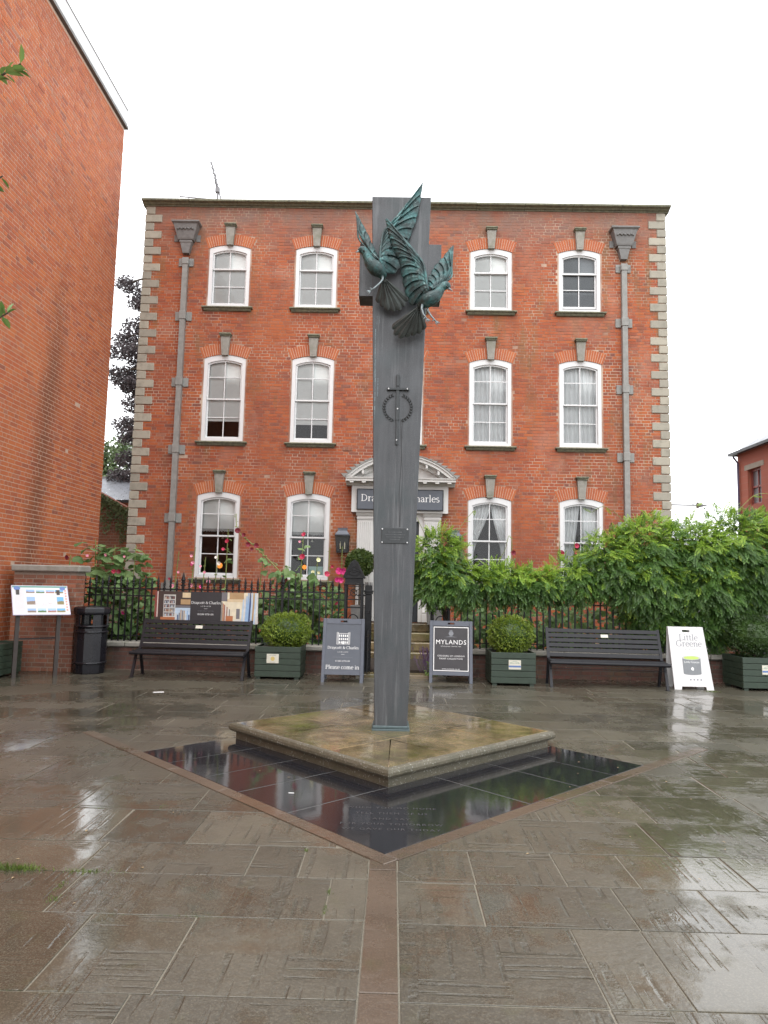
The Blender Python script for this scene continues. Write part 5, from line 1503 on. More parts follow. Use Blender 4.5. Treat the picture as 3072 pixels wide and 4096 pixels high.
letters('MYLANDS', .105, 'ink_white', l2, (0, Yl, .64), spacing=1.12)
letters('ESTABLISHED LONDON 1884', .020, 'ink_white', l2, (0, Yl, .598), spacing=1.35)
letters('COLOURS OF LONDON', .036, 'ink_white', l2, (0, Yl, .435), spacing=1.2)
letters('PAINT COLLECTION', .036, 'ink_white', l2, (0, Yl, .39), spacing=1.2)
letters('www.mylands.co.uk', .030, 'ink_white', l2, (0, Yl, .225), spacing=1.2)
b = MB(); c_ = (0, .82)                                             # little crest with a crown
b.prism_y([(-.03,.79),(-.042,.82),(-.03,.85),(.03,.85),(.042,.82),(.03,.79),(0,.776)], Yl-.0012, Yl+.001)
b.prism_y([(-.022,.853),(-.028,.872),(-.012,.866),(0,.884),(.012,.866),(.028,.872),(.022,.853)], Yl-.0012, Yl+.001)
b.prism_y([(-.11,.758),(0,.773),(.11,.758),(0,.762)], Yl-.0012, Yl+.001); b.build('crest_print', 'ink_grey', l2, world=False)
# white board
t3 = thing('pavement_sign', 'white pavement sign with a printed tin of green paint', 'sign', (4.93, 11.69, 0), None, 0)
for back in (0, 1):
    b = MB(); hb, ht_, H3 = .318, .288, 1.02; sh = -.058
    P = [(-hb,0),(-.205,0),(-.195,.055),(.195,.055),(.205,0),(hb,0),(ht_+sh,H3),(.062+sh*.93,H3)]
    # outline down the handle slot and back keeps the slot open
    P2 = P[:7] + [(-ht_+sh,H3)]
    sl = (-.06+sh*.93, .06+sh*.93, H3-.085, H3-.05)
    xl = lambda z: -hb+(hb-ht_+sh)*z/H3
    xr = lambda z: hb+(ht_+sh-hb)*z/H3
    b.prism_y([(-hb,0),(-.205,0),(-.195,.055),(.195,.055),(.205,0),(hb,0),(xr(sl[2]),sl[2]),(xl(sl[2]),sl[2])], -.012, .012)
    b.prism_y([(xl(sl[2]),sl[2]),(sl[0],sl[2]),(sl[0],sl[3]),(xl(sl[3]),sl[3])], -.0118, .0118); b.prism_y([(sl[1],sl[2]),(xr(sl[2]),sl[2]),(xr(sl[3]),sl[3]),(sl[1],sl[3])], -.0118, .0118)
    b.prism_y([(xl(sl[3]),sl[3]),(xr(sl[3]),sl[3]),(xr(H3),H3),(xl(H3),H3)], -.012, .012)
    o = b.build('front_leaf' if not back else 'rear_leaf', 'board_white', t3, world=False)
    o.rotation_euler = (R(-10) if not back else R(10), 0, 0); o.location = (0, 0 if not back else .38, 0)
    if not back: l3 = o
Y3 = -.0135
letters('Little', .145, 'ink_grey', l3, (-.025, Y3, .80), roman=True, thick=.078, thin=.034)
letters('Greene', .145, 'ink_grey', l3, (-.025, Y3, .70), roman=True, thick=.078, thin=.034)
letters('PAINT & PAPER', .022, 'ink_grey', l3, (-.02, Y3, .645), spacing=1.9)
tin = MB(); P = [(-.145,.27)]+[(.0+.145*math.cos(a), .262+.022*math.sin(a)) for a in np.linspace(math.pi, 2*math.pi, 13)]+[(.15,.51)]+[(.0+.15*math.cos(a), .51+.022*math.sin(a)) for a in np.linspace(0, -math.pi, 13)]
tin.prism_y([(x-.005, z) for x, z in P], Y3-.0006, Y3+.001); tn = tin.build('tin_print', plain('tin_grey_print', (.17,.18,.19), .5), l3, world=False)
b = MB(); b.prism_y([(-.005+.153*math.cos(a), .517+.034*math.sin(a)) for a in np.linspace(0, 6.28, 30)[:-1]], Y3-.0010, Y3-.0007); b.build('rim_print', plain('tin_rim_print', (.45,.45,.44), .5), l3, world=False)
b = MB(); b.prism_y([(-.005+.125*math.cos(a), .515+.026*math.sin(a)) for a in np.linspace(0, 6.28, 30)[:-1]], Y3-.0016, Y3-.0011); b.build('paint_print', plain('lime_paint_print', (.42,.55,.12), .5), l3, world=False)
letters('Little Greene', .047, 'ink_white', l3, (-.005, Y3-.0009, .432), roman=True, thick=.08, thin=.04)
b = MB()
for q in ((0,.352,.014),(-.012,.338,.012),(.012,.34,.012),(-.006,.324,.010),(.008,.322,.010)): b.prism_y([(q[0]+q[2]*math.cos(a), q[1]+q[2]*1.15*math.sin(a)) for a in np.linspace(0, 6.28, 9)[:-1]], Y3-.0013-.0003*q[0]*50, Y3-.0009)
b.build('leaf_emblem', 'ink_white', l3, world=False)
for k in range(4):
    b = MB(); b.prism_y([(-.045+.056*k+.013*math.cos(a), .165+.013*math.sin(a)) for a in np.linspace(0, 6.28, 14)[:-1]], Y3-.0006, Y3+.001); b.build('round_icon', 'ink_grey', l3, world=False)

# ---- litter bin
lbn = thing('litter_bin', 'black plastic litter bin with a hooded open top beside the information board', 'litter bin', (-5.14, 12.06, 0)); lbn.scale = (.93, .93, 1)
b = MB(); N_ = 12
b.lathe([(.262,0),(.27,.02),(.285,.17),(.292,.185),(.285,.20),(.287,.76),(.255,.765),(.25,.4)], N_); b.build('body', 'bin', lbn, world=False)
for z in (.185, .70, .795):
    b = MB(); b.lathe([(.285,z-.018),(.303,z-.012),(.303,z+.012),(.285,z+.018)], 24); b.build('band', 'bin', lbn, True, world=False)
b = MB()
for k in range(4):
    a0 = math.pi/4+k*math.pi/2
    V = []; 
    for a in np.linspace(a0-.33, a0+.33, 5):
        for r in (.285, .255):
            for z in (.765, .99): V.append((r*math.cos(a), r*math.sin(a), z))
    b.add(V, [f for i in range(4) for f in ((4*i, 4*i+4, 4*i+5, 4*i+1), (4*i+2, 4*i+3, 4*i+7, 4*i+6))] + [(0,1,3,2), (16,18,19,17)]); b.build('hood_pillar', 'bin', lbn, world=False); b = MB()

b = MB(); b.lathe([(.288,.985),(.315,1.0),(.325,1.03),(.325,1.09),(.30,1.115),(.05,1.14),(.0,1.14)], N_); b.build('hood', 'bin', lbn, world=False)

# ---- information board on two posts
ib = thing('information_board', 'sloping white town information board with small photographs on two dark posts', 'information board', (-5.75, 11.43, 0), None, math.atan2(.607, .795))
b = MB()
for x in (-.305, .305):
    b = MB(); b.bar((x,0,0),(x,0,1.02),.06,.06); b.bar((x,-.02,1.0),(x,.22,1.38),.05,.05); b.build('post', plain('post_brown', (.03,.022,.018), .5), ib, world=False)
b = MB(); b.bar((-.27,0,.615),(.27,0,.615),.022,.03); b.build('cross_bar', 'black', ib, world=False)
pn_a = math.atan2(1.462-.995, .40)                                  # panel slope
b = MB(); b.box(-.43,.43,0,.615,-.02,0,.004); pb = b.build('panel', plain('panel_edge', (.45,.42,.55), .4), ib, world=False); pb.location = (0.035, -.12, .998); pb.rotation_euler = (pn_a, 0, 0)
def pr_(x0, x1, y0, y1, mat, z=.0012, name='picture'):
    b = MB(); b.add([(x0,y0,z),(x1,y0,z),(x1,y1,z),(x0,y1,z)], [(0,1,2,3)]); return b.build(name, mat, pb, world=False)
pr_(-.42,.42,.008,.607,'board_white',.0008,'sheet'); pr_(-.415,.415,.565,.60,'green_print',.0012,'title_band')
for (x, r) in ((-.345,.05),(.345,.045)):
    b = MB(); b.prism_z([(x+r*math.cos(a), .55+r*.9*math.sin(a)) for a in np.linspace(0, 6.28, 14)[:-1]], .0013, .0018); b.build('round_emblem', 'blue', pb, world=False)
def photo(name, sky_, land):
    t = NT(name); n_ = t.noise(14, 4, .6); g_ = t.new('ShaderNodeTexCoord').outputs['Generated']
    sp_ = t.new('ShaderNodeSeparateXYZ'); t.link(g_, sp_.inputs[0])
    h_ = t.math('ADD', sp_.outputs[1], t.math('MULTIPLY', n_, .5)); t.color(t.mix(t.ramp(h_, [(.68, 0), (.74, 1)]), t.mix(t.noise(60, 3), land, [x*.3 for x in land]), sky_)); t.rough(.4); return t.m
PH_ = [photo('photo_town', (.25,.38,.65), (.30,.22,.16)), photo('photo_hill', (.35,.5,.7), (.12,.22,.07)), photo('photo_street', (.3,.45,.7), (.45,.22,.16)), photo('photo_church', (.12,.35,.6), (.30,.25,.10))]
k = 0
for row, ys in (((-.15,.0,.15,.29), (.45,.52)), ((-.15,.0,.15,.29), (.05,.13))):
    for x in row: pr_(x-.065, x+.062, ys[0], ys[1], PH_[k % 4]); k += 1
pr_(-.215,-.09,.21,.37,PH_[0]); pr_(.24,.345,.21,.37,PH_[3])
b = MB()
for j in range(26): b.add([(-.39,.05+.019*j,.0012),(-.25+.02*random.random(),.05+.019*j,.0012),(-.25,.056+.019*j,.0012),(-.39,.056+.019*j,.0012)], [(0,1,2,3)])
b.build('text_column', plain('faint_print', (.50,.50,.52), .6), pb, world=False)
b = MB()
for j in range(22):
    a = random.uniform(0, 6.28); q = (random.uniform(-.06,.2), random.uniform(.17,.41)); L = random.uniform(.03,.09); b.tube([(q[0],q[1],.0012),(q[0]+L*math.cos(a),q[1]+L*.7*math.sin(a),.0012)], .0016, 4)
b.build('map_print', plain('map_line_print', (.50,.42,.46), .6), pb, world=False)
b = MB()
for j in range(8): b.add([(.372,.08+.058*j,.0014),(.398,.08+.058*j,.0014),(.398,.115+.058*j,.0014),(.372,.115+.058*j,.0014)], [(0,1,2,3)])
b.build('side_strip', plain('red_strip_print', (.55,.25,.22), .6), pb, world=False)

# ---- photo banner tied to the railings
bn = thing('photo_banner', 'long printed banner with shop photographs and a black name panel behind the left bench', 'banner', (-3.35, 12.70, .85))
BX0, BX1, BZ0, BZ1 = -4.29, -2.42, .84, 1.40
BY = 12.705
def fl(x0, x1, z0, z1, mat, dy=0, name='print'):
    b = MB(); y = BY-.012-dy; b.add([(x0,y,z0),(x1,y,z0),(x1,y,z1),(x0,y,z1)], [(0,1,2,3)]); return b.build(name, mat, bn)
b = MB(); b.box(BX0, BX1, BY-.011, BY+.005, BZ0, BZ1); b.build('sheet', 'sign_black', bn)
pm = {k: plain('print_'+k, c_, .5, .25, 14) for k, c_ in dict(brown=(.05,.03,.025), cream=(.62,.48,.30), tan=(.40,.26,.13), orange=(.42,.15,.06), paleblue=(.28,.42,.62), navy=(.05,.08,.18), sky=(.45,.55,.66), wht=(.60,.58,.54), red=(.22,.05,.04), grey=(.16,.15,.16), ivory=(.70,.62,.46)).items()}
X_ = lambda u: BX0+(BX1-BX0)*u
fl(X_(0), X_(.345), BZ0+.001, BZ1-.001, pm['brown'], .0)
fl(X_(0), X_(.035), BZ0+.1, BZ1-.001, pm['red'], .001); fl(X_(.022), X_(.030), BZ0+.1, BZ1-.001, pm['wht'], .0018)
fl(X_(.085), X_(.20), BZ0+.1, BZ1-.06, pm['wht'], .001)
for r_i in range(5):
    for c_i in range(2):
        x = X_(.09+.054*c_i); z = BZ0+.12+.075*r_i; fl(x, x+.092, z, z+.062, pm['grey'], .002)
        for q in range(6): fl(x+.006+.014*q, x+.006+.014*q+.011, z+.003, z+.02+.03*random.random(), random.choice([pm['tan'], pm['wht'], pm['sky'], pm['red'], pm['brown']]), .003)
fl(X_(.06), X_(.20), BZ0, BZ0+.10, pm['orange'], .004); fl(X_(.20), X_(.345), BZ0+.0, BZ0+.27, pm['sky'], .001)
for q in range(9): fl(X_(.205+.0155*q), X_(.205+.0155*q+.011), BZ0+.01, BZ0+.12+.12*random.random(), random.choice([pm['navy'], pm['wht'], pm['tan'], pm['paleblue'], pm['grey']]), .0022)
fl(X_(.20), X_(.345), BZ0+.28, BZ0+.31, pm['grey'], .003); fl(X_(.25), X_(.345), BZ0+.33, BZ0+.42, pm['tan'], .002); fl(X_(.265), X_(.345), BZ0+.45, BZ1-.02, pm['cream'], .002)
fl(X_(.645), X_(1)-.004, BZ0+.001, BZ1-.001, pm['ivory'], .0); fl(X_(.645), X_(.70), BZ1-.16, BZ1-.001, pm['grey'], .001); fl(X_(.72), X_(.86), BZ1-.12, BZ1-.001, pm['tan'], .001)
fl(X_(.70), X_(.86), BZ1-.17, BZ1-.121, pm['cream'], .001)
for q in range(7): fl(X_(.648+.012*q), X_(.648+.012*q+.009), BZ0+.05, BZ1-.18-.02*q, random.choice([pm['tan'], pm['orange'], pm['grey'], pm['wht'], pm['red']]), .002)
fl(X_(.69), X_(.76), BZ0+.0, BZ0+.14, pm['orange'], .003); fl(X_(.79), X_(.825), BZ0+.09, BZ0+.27, pm['grey'], .002); fl(X_(.77), X_(.86), BZ0, BZ0+.08, pm['wht'], .0025)
for q, mt_ in enumerate(('sky','wht','paleblue','paleblue','navy','sky','tan','sky','wht')):
    x = X_(.845+.0168*q); b = MB(); y = BY-.015-.0007*q
    b.add([(x-.01,y,BZ0+.001),(x+.045,y,BZ0+.001),(x+.03,y,BZ1-.001 if q > 2 else BZ1-.12+.03*q),(x+.012,y,BZ1-.001 if q > 2 else BZ1-.12+.03*q)], [(0,1,2,3)]); b.build('print', pm[mt_], bn)
fl(X_(.345), X_(.645), BZ0+.001, BZ1-.001, 'sign_black', .004, 'name_panel')
BYt = BY-.0185; bc = X_(.495)
letters('Draycott & Charles', .069, 'ink_white', bn, Vector((bc, BYt, 1.185))-bn.location, roman=True, thick=.09, thin=.042)
letters('LUDLOW', .028, 'ink_white', bn, Vector((bc, BYt, 1.135))-bn.location, spacing=1.9)
letters('DESIGNERS & SUPPLIERS OF FINE INTERIORS', .0145, 'ink_grey', bn, Vector((bc, BYt, 1.055))-bn.location)
letters('01584 873100', .045, 'ink_white', bn, Vector((bc, BYt, .985))-bn.location, spacing=1.1)
fl(bc-.03, bc+.03, 1.098, 1.102, 'ink_white', .005)
b = MB(); b.add([(-3.36,10.08,.011),(-3.22,10.12,.011),(-3.25,10.19,.013),(-3.39,10.15,.011)], [(0,1,2,3)]); tag(b.build('paper_scrap', 'paper'), 'flat scrap of white paper lying on the paving in front of the left bench', 'litter')
for (x, y, lb) in ((-1.32,7.14,'white scrap on the black granite near the left corner of the plinth'), (-.741,5.50,'small white scrap on the left border strip')):
    b = MB(); b.box(x-.022,x+.022,y-.004,y+.004,.010,.015,.002); tag(b.build('paper_scrap', 'paper'), lb, 'litter')

# ================================================================== PLANTS
# ---- wisteria along the right railings
def frond_template():
    """pinnate leaf one metre long along +x: (V, F) of folded leaflets on a stalk"""
    P = []; D_ = []; L = []
    for k in range(6):
        t = .16+.145*k; s_ = .27*(1-.06*abs(k-2.2))
        for sg in (-1, 1): P.append((t, 0, -.10*t*t)); D_.append((.45, sg*.9, -.25)); L.append(s_)
    P.append((.95, 0, -.10)); D_.append((1, 0, -.35)); L.append(.30)
    P, D_, L = np.array(P), np.array(D_), np.array(L)
    V, F = leaf_batch(P, D_, np.tile((0,0,1.), (len(P), 1)), L, L*.54, .08)
    SV = np.array([(0,-.006,0),(0,.006,0),(.95,.003,-.10),(.95,-.003,-.10)]); k = len(V)
    return np.concatenate([V, SV]), np.concatenate([F, [(k,k+1,k+2),(k,k+2,k+3)]])
FV, FF = frond_template()
def frames(D_, U):
    X = D_/np.linalg.norm(D_, axis=1, keepdims=True); Yv = np.cross(U, X); Yv /= np.maximum(np.linalg.norm(Yv, axis=1, keepdims=True), 1e-6)
    return np.stack([X, Yv, np.cross(X, Yv)], -1)                      # (n,3,3) columns
def scatter(TV, TF, P, B, S_):
    V = np.einsum('nij,kj->nki', B, TV)*S_[:, None, None]+P[:, None, :]
    F = TF[None]+(np.arange(len(P))*len(TV))[:, None, None]
    return V.reshape(-1, 3), F.reshape(-1, TF.shape[1])
LOBES = [((.80,12.55,2.02),(.46,.38,.52)), ((.70,12.55,1.72),(.40,.35,.42)), ((1.22,12.5,1.66),(.42,.36,.36)), ((1.8,12.5,1.66),(.5,.36,.29)), ((2.15,12.5,1.68),(.5,.36,.27)), ((2.5,12.5,1.65),(.55,.36,.28)), ((3.2,12.55,1.76),(.5,.4,.36)),
         ((3.85,12.6,2.05),(.55,.5,.58)), ((4.55,12.65,2.25),(.7,.6,.62)), ((5.35,12.65,2.2),(.75,.6,.58)), ((6.2,12.7,2.35),(.8,.65,.68)), ((7.1,12.8,2.3),(.8,.6,.7)),
         ((4.75,12.85,1.35),(.62,.42,.62)), ((5.7,12.85,1.35),(.75,.42,.65)), ((4.5,12.6,1.75),(.75,.55,.5)), ((5.5,12.65,1.75),(.8,.55,.5)), ((6.4,12.8,1.8),(.7,.5,.5))]
wt = np.array([r[0]*r[2] for c, r in LOBES]); wt /= wt.sum()
NF = 16000
li = rng.choice(len(LOBES), NF, p=wt); CC = np.array([c for c, r in LOBES])[li]; RRr = np.array([r for c, r in LOBES])[li]
d = unit(NF); d[:, 1] = np.where(rng.random(NF) < .65, -np.abs(d[:, 1]), d[:, 1])
P = CC+d*RRr*(.70+.38*rng.random((NF, 1))**.7)*(1+.12*np.sin(d[:, :1]*7+li[:, None])*np.cos(d[:, 2:]*6))
D_ = d*.55+np.array([0,-.25,-.42])+unit(NF)*.55; top_ = d[:, 2] > .5; D_[top_] += np.array([0,-.15,.22])
U = d*.9+np.array([0,-.45,.55])+unit(NF)*.35
S_ = rng.uniform(.13, .215, NF); B = frames(D_, U)
wi = thing('wisteria', 'sprawling green wisteria burying the right hand railings with paler young shoots on top', 'climber', (4.35, 12.8, 0))
yng = (P[:, 2] > np.array([c[2]+.20*r[2] for c, r in LOBES])[li]) & (rng.random(NF) < .75) & (P[:, 2] > 1.62)
yng |= (rng.random(NF) < .05)
front = np.argsort(P[:, 1]-P[:, 2]*.12+rng.random(NF)*.25)[:300]
fm = []
for mt in ('wisteria', 'wisteria_young'):
    me = fast_mesh('frond', FV, FF); me.materials.append(M[mt]); fm.append(me)
for i in front:
    o = bpy.data.objects.new('frond', fm[int(yng[i])]); C.objects.link(o); o.parent = wi
    mt_ = Matrix(B[i].tolist()).to_4x4(); o.matrix_local = Matrix.Translation(Vector(P[i])-wi.location) @ mt_ @ Matrix.Scale(float(S_[i]), 4)
msk = np.ones(NF, bool); msk[front] = False
for mt, sel in (('wisteria', msk & ~yng), ('wisteria_young', msk & yng)):
    V, F = scatter(FV, FF, P[sel]-np.array(wi.location), B[sel], S_[sel])
    tag(put('fronds', fast_mesh('fronds', V, F), mt, wi, loc=(0,0,0), world=False), kind='stuff')
n_ = 14000; k = rng.choice(len(LOBES), n_, p=wt); d2 = unit(n_)
P2 = np.array([c for c, r in LOBES])[k]+d2*np.array([r for c, r in LOBES])[k]*(.35+.5*rng.random((n_, 1)))-np.array(wi.location)
V, F = leaf_batch(P2, unit(n_)+np.array([0,-.3,-.5]), d2+unit(n_)*.6, rng.uniform(.06,.10,n_), rng.uniform(.03,.05,n_), .1)
tag(put('inner_leaves', fast_mesh('inner_leaves', V, F), 'wisteria', wi, loc=(0,0,0), world=False), kind='stuff')
for q in ([(4.42,12.95,0),(4.38,12.9,.6),(4.46,12.9,1.2),(4.6,12.8,1.9)], [(4.36,12.97,0),(4.52,12.93,.7),(4.3,12.9,1.3),(3.6,12.75,1.9)], [(.95,13.0,0),(1.0,12.95,.8),(.8,12.7,1.6)]):
    b = MB(); b.tube([tuple(p) for p in smooth_pts(q, 4)], .045, 7); b.build('stem', 'wood_dark', wi)
b = MB(); b.tube([tuple(p) for p in smooth_pts([(.7,12.7,1.6),(1.8,12.75,1.5),(3.0,12.75,1.6),(4.0,12.75,1.95),(5.5,12.8,2.2),(7.2,12.8,2.3)], 5)], .03, 6); b.build('stem', 'wood_dark', wi)
for q in ([(1.0,12.45,2.35),(1.25,12.4,2.75),(1.42,12.4,2.95)], [(.6,12.4,2.4),(.42,12.35,2.75),(.35,12.35,2.9)], [(1.5,12.4,1.85),(1.9,12.35,2.15),(2.02,12.35,2.5)], [(4.2,12.4,2.7),(3.75,12.4,3.05),(3.5,12.4,2.95)], [(5.2,12.4,2.75),(5.35,12.4,3.1),(5.6,12.4,3.2)], [(6.0,12.4,2.95),(6.35,12.4,3.3),(6.6,12.4,3.35)]):
    b = MB(); b.tube([tuple(p) for p in smooth_pts(q, 6)], .005, 5); tw = b.build('tendril', 'bud', wi)
    for k in range(2): 
        o = bpy.data.objects.new('frond', fm[1]); C.objects.link(o); o.parent = tw; o.location = Vector(q[1+k])-wi.location; o.scale = (.14,)*3; o.rotation_euler = (random.uniform(-1,1), random.uniform(-.6,.9), random.uniform(-3,3))

# ---- hollyhocks
def lobed_leaf():
    V = [(0,0,0)]; n_ = 14
    for i in range(n_+1):
        a = -2.6+5.2*i/n_; r = .5*(1+.16*math.cos(a*3.5))*(1 if abs(a) < 2.3 else .8)
        V.append((.38+r*math.cos(a), r*math.sin(a), -.10*r*r*4*abs(math.sin(a))-.06*math.cos(a*3.5)))
    return np.array(V), np.array([(0, i+1, i+2) for i in range(n_)])
LV, LF = lobed_leaf()
hl_me = fast_mesh('leaf', LV, LF); hl_me.materials.append(M['holly_leaf'])
def flower_mesh(mat):
    b = MB()
    for k in range(5):
        a = 2*math.pi*k/5; ca, sa = math.cos(a), math.sin(a); V = [(0,0,0)]
        for t_ in np.linspace(-.62, .62, 6): 
            r = .5*(1+.05*math.sin(9*t_)); V.append((r*math.cos(a+t_), r*math.sin(a+t_), .20-.03*math.cos(5*t_)+.01*k))
        b.add(V, [(0, i+1, i+2) for i in range(5)])
    b.lathe([(.03,0),(.05,.12),(0,.2)], 6); me = b.mesh('flower'); me.materials.append(M[mat]); return me
FL = {k: flower_mesh(k) for k in ('p_red','p_dark','p_hot','p_pink','p_white','p_yellow')}
bdm = MB(); bdm.lathe([(0,-.5),(.4,-.3),(.5,.05),(.3,.4),(0,.5)], 6); bdm = bdm.mesh('bud'); bdm.materials.append(M['bud'])
def hollyhock(label, path, nleaf, leaf_to, flowers, buds=10, lsz=.14, spread=.22, group=None, taper=.75):
    P_ = [np.array(p) for p in smooth_pts(path, 8)]; n_ = len(P_)
    t_ = thing('hollyhock', label, 'flower', tuple(P_[0]), group); base = t_.location
    b = MB(); b.tube([tuple(p) for p in P_], list(np.linspace(.017, .007, n_)), 6); b.build('stem', 'bud', t_)
    at_ = lambda u: P_[min(n_-1, int(u*(n_-1)))]
    for k in range(nleaf):
        u = leaf_to*(random.random()**.9); p = at_(u); a = random.uniform(0, 6.28); r = spread*(1.15-(u if taper > .5 else u*.45))*random.uniform(.4, 1.1)
        q = Vector((p[0]+r*math.cos(a), p[1]+r*math.sin(a)*.8, p[2]+random.uniform(-.03,.06)))
        o = bpy.data.objects.new('leaf', hl_me); C.objects.link(o); o.parent = t_; o.location = q-base
        s_ = lsz*(1.25-taper*u)*random.uniform(.7, 1.25); o.scale = (s_,)*3; o.rotation_euler = (random.uniform(-.7,.7), random.uniform(-.1,.9), a+random.uniform(-.5,.5))
    for (u, mat, sz, dx) in flowers:
        p = at_(u); o = bpy.data.objects.new('flower', FL[mat]); C.objects.link(o); o.parent = t_
        o.location = Vector((p[0]+dx, p[1]-.10-random.uniform(0,.05)-(.16 if taper < .5 else 0), p[2]+random.uniform(-.02,.02)))-base; o.scale = (sz*.68,)*3; o.rotation_euler = (R(85)+random.uniform(-.35,.35), random.uniform(-.4,.4), random.uniform(-.5,.5))
    for k in range(buds):
        u = random.uniform(.55, 1.0); p = at_(u); o = bpy.data.objects.new('bud', bdm); C.objects.link(o); o.parent = t_
        s_ = .042*(1.35-u); o.scale = (s_,)*3; o.location = Vector((p[0]+random.uniform(-.035,.035), p[1]-.02, p[2]))-base
    return t_
Y = 13.4
hollyhock('tall leafy hollyhock with one small pink flower nearest the brick end wall', [(-5.55,Y,.05),(-5.68,Y,1.2),(-5.74,Y,2.35)], 70, .98, [(.86,'p_pink',.08,-.03),(.62,'p_red',.09,.05)], 4, .235, .36, taper=.35)
hollyhock('broad leafy hollyhock with crimson flowers in front of the garden wall gap', [(-5.25,Y+.1,.05),(-5.32,Y,1.1),(-5.36,Y,2.25)], 85, .98, [(.80,'p_red',.12,.10),(.76,'p_dark',.13,.20),(.72,'p_red',.11,.04),(.68,'p_dark',.10,.22),(.9,'p_pink',.09,-.06)], 4, .245, .42, taper=.35)
hollyhock('hollyhock with big leaves overlapping the lower left quoins', [(-4.92,Y,.05),(-4.98,Y,1.1),(-4.95,Y,2.25)], 70, .98, [(.9,'p_pink',.07,-.1),(.6,'p_pink',.10,0),(.45,'p_hot',.1,-.05)], 5, .235, .36, taper=.35)
hollyhock('lone dark red bloom above the stone coping of the pier', [(-5.95,12.75,.9),(-5.93,12.75,1.6),(-5.90,12.75,2.02)], 3, .8, [(.99,'p_dark',.13,0)], 2, .10, .08)
hollyhock('slender hollyhock with pale pink flowers beside the left drainpipe', [(-4.22,Y,.05),(-4.18,Y,1.2),(-4.12,Y,2.15)], 12, .7, [(.68,'p_pink',.11,.0),(.74,'p_red',.08,-.08),(.80,'p_pink',.07,.08),(.62,'p_hot',.10,.05)], 10, .14, .16)
hollyhock('slender hollyhock with stacked pink blooms just right of the left drainpipe', [(-3.95,Y+.2,.05),(-3.92,Y+.2,1.2),(-3.86,Y+.2,2.25)], 10, .6, [(.86,'p_hot',.10,0),(.82,'p_pink',.10,.02),(.90,'p_pink',.08,-.02),(.65,'p_pink',.12,.02)], 8, .13, .15)
hollyhock('pale hollyhock with small pink and white flowers before the left edge of the first window', [(-3.68,Y,.05),(-3.65,Y,1.1),(-3.60,Y,2.05)], 12, .75, [(.9,'p_pink',.07,-.05),(.85,'p_pink',.08,.05),(.72,'p_hot',.09,0)], 9, .13, .16)
hollyhock('white flowered hollyhock in the middle of the first ground floor window', [(-3.45,Y,.05),(-3.42,Y,1.2),(-3.36,Y,2.1)], 14, .75, [(.98,'p_white',.09,.0),(.88,'p_white',.11,.06),(.70,'p_pink',.11,-.1)], 8, .14, .18)
hollyhock('hollyhock with one crimson bloom high against the first ground floor window', [(-3.22,Y,.05),(-3.2,Y,1.3),(-3.19,Y,2.6)], 20, .92, [(.90,'p_red',.13,.02),(.87,'p_red',.09,-.05)], 7, .14, .2)
hollyhock('hollyhock with bright pink flowers on the brick between the two left windows', [(-2.62,Y+.2,.05),(-2.6,Y+.2,1.1),(-2.52,Y+.2,2.2)], 12, .7, [(.88,'p_hot',.15,.02),(.60,'p_red',.11,-.1),(.62,'p_red',.09,.06)], 8, .14, .16)
hollyhock('leaning hollyhock with maroon flowers reaching left across the wall', [(-1.72,Y,.05),(-1.75,Y,.9),(-2.05,Y,1.65),(-2.6,Y,2.22),(-2.98,Y-.02,2.55),(-3.05,Y,2.9)], 48, .62, [(.80,'p_dark',.16,0),(.77,'p_dark',.12,.06),(.66,'p_dark',.14,-.05),(.63,'p_dark',.14,.05),(.61,'p_dark',.1,-.1),(.42,'p_dark',.14,.03),(.38,'p_dark',.12,-.06),(.44,'p_dark',.12,.25)], 34, .19, .34)
hollyhock('hollyhock with crimson blooms in front of the second ground floor window', [(-1.78,Y-.1,.05),(-1.76,Y-.1,1.4),(-1.72,Y-.1,2.6)], 30, .85, [(.96,'p_red',.13,.02),(.80,'p_red',.16,.03),(.9,'p_pink',.07,-.05)], 9, .19, .28)
hollyhock('pale yellow hollyhock beside the pale green window card', [(-1.50,Y,.05),(-1.48,Y,1.1),(-1.45,Y,2.12)], 16, .8, [(.94,'p_yellow',.12,.03),(.86,'p_yellow',.10,-.06),(.84,'p_yellow',.09,.06)], 7, .15, .2)
hollyhock('small crimson hollyhock at the right edge of the second ground floor window', [(-1.22,Y,.05),(-1.25,Y,1.1),(-1.22,Y,2.3)], 14, .7, [(.80,'p_red',.16,-.02),(.62,'p_red',.12,.18),(.84,'p_red',.09,.08)], 8, .14, .2)
hollyhock('tall hollyhock with hot pink blooms under the left lantern', [(-.99,13.2,.05),(-.98,13.2,1.2),(-.97,13.2,2.3)], 16, .68, [(.80,'p_hot',.19,-.03),(.76,'p_hot',.18,.04),(.70,'p_hot',.16,.0),(.73,'p_hot',.14,-.07)], 16, .15, .2)
hollyhock('dark maroon hollyhock left of the rightmost tied curtains', [(2.3,13.5,.05),(2.28,13.5,1.2),(2.27,13.5,2.5)], 10, .6, [(.90,'p_dark',.15,0),(.76,'p_dark',.13,.02),(.74,'p_dark',.10,-.45)], 10, .14, .18)
hollyhock('crimson hollyhock at the left edge of the rightmost window', [(3.2,13.5,.05),(3.2,13.5,1.2),(3.19,13.5,2.5)], 10, .6, [(.90,'p_red',.17,0)], 7, .14, .18)
hollyhock('crimson hollyhock in front of the lit gap in the rightmost curtains', [(3.5,13.5,.05),(3.49,13.5,1.2),(3.47,13.5,2.5)], 10, .6, [(.955,'p_red',.15,.0),(.92,'p_red',.15,.02)], 4, .14, .18)

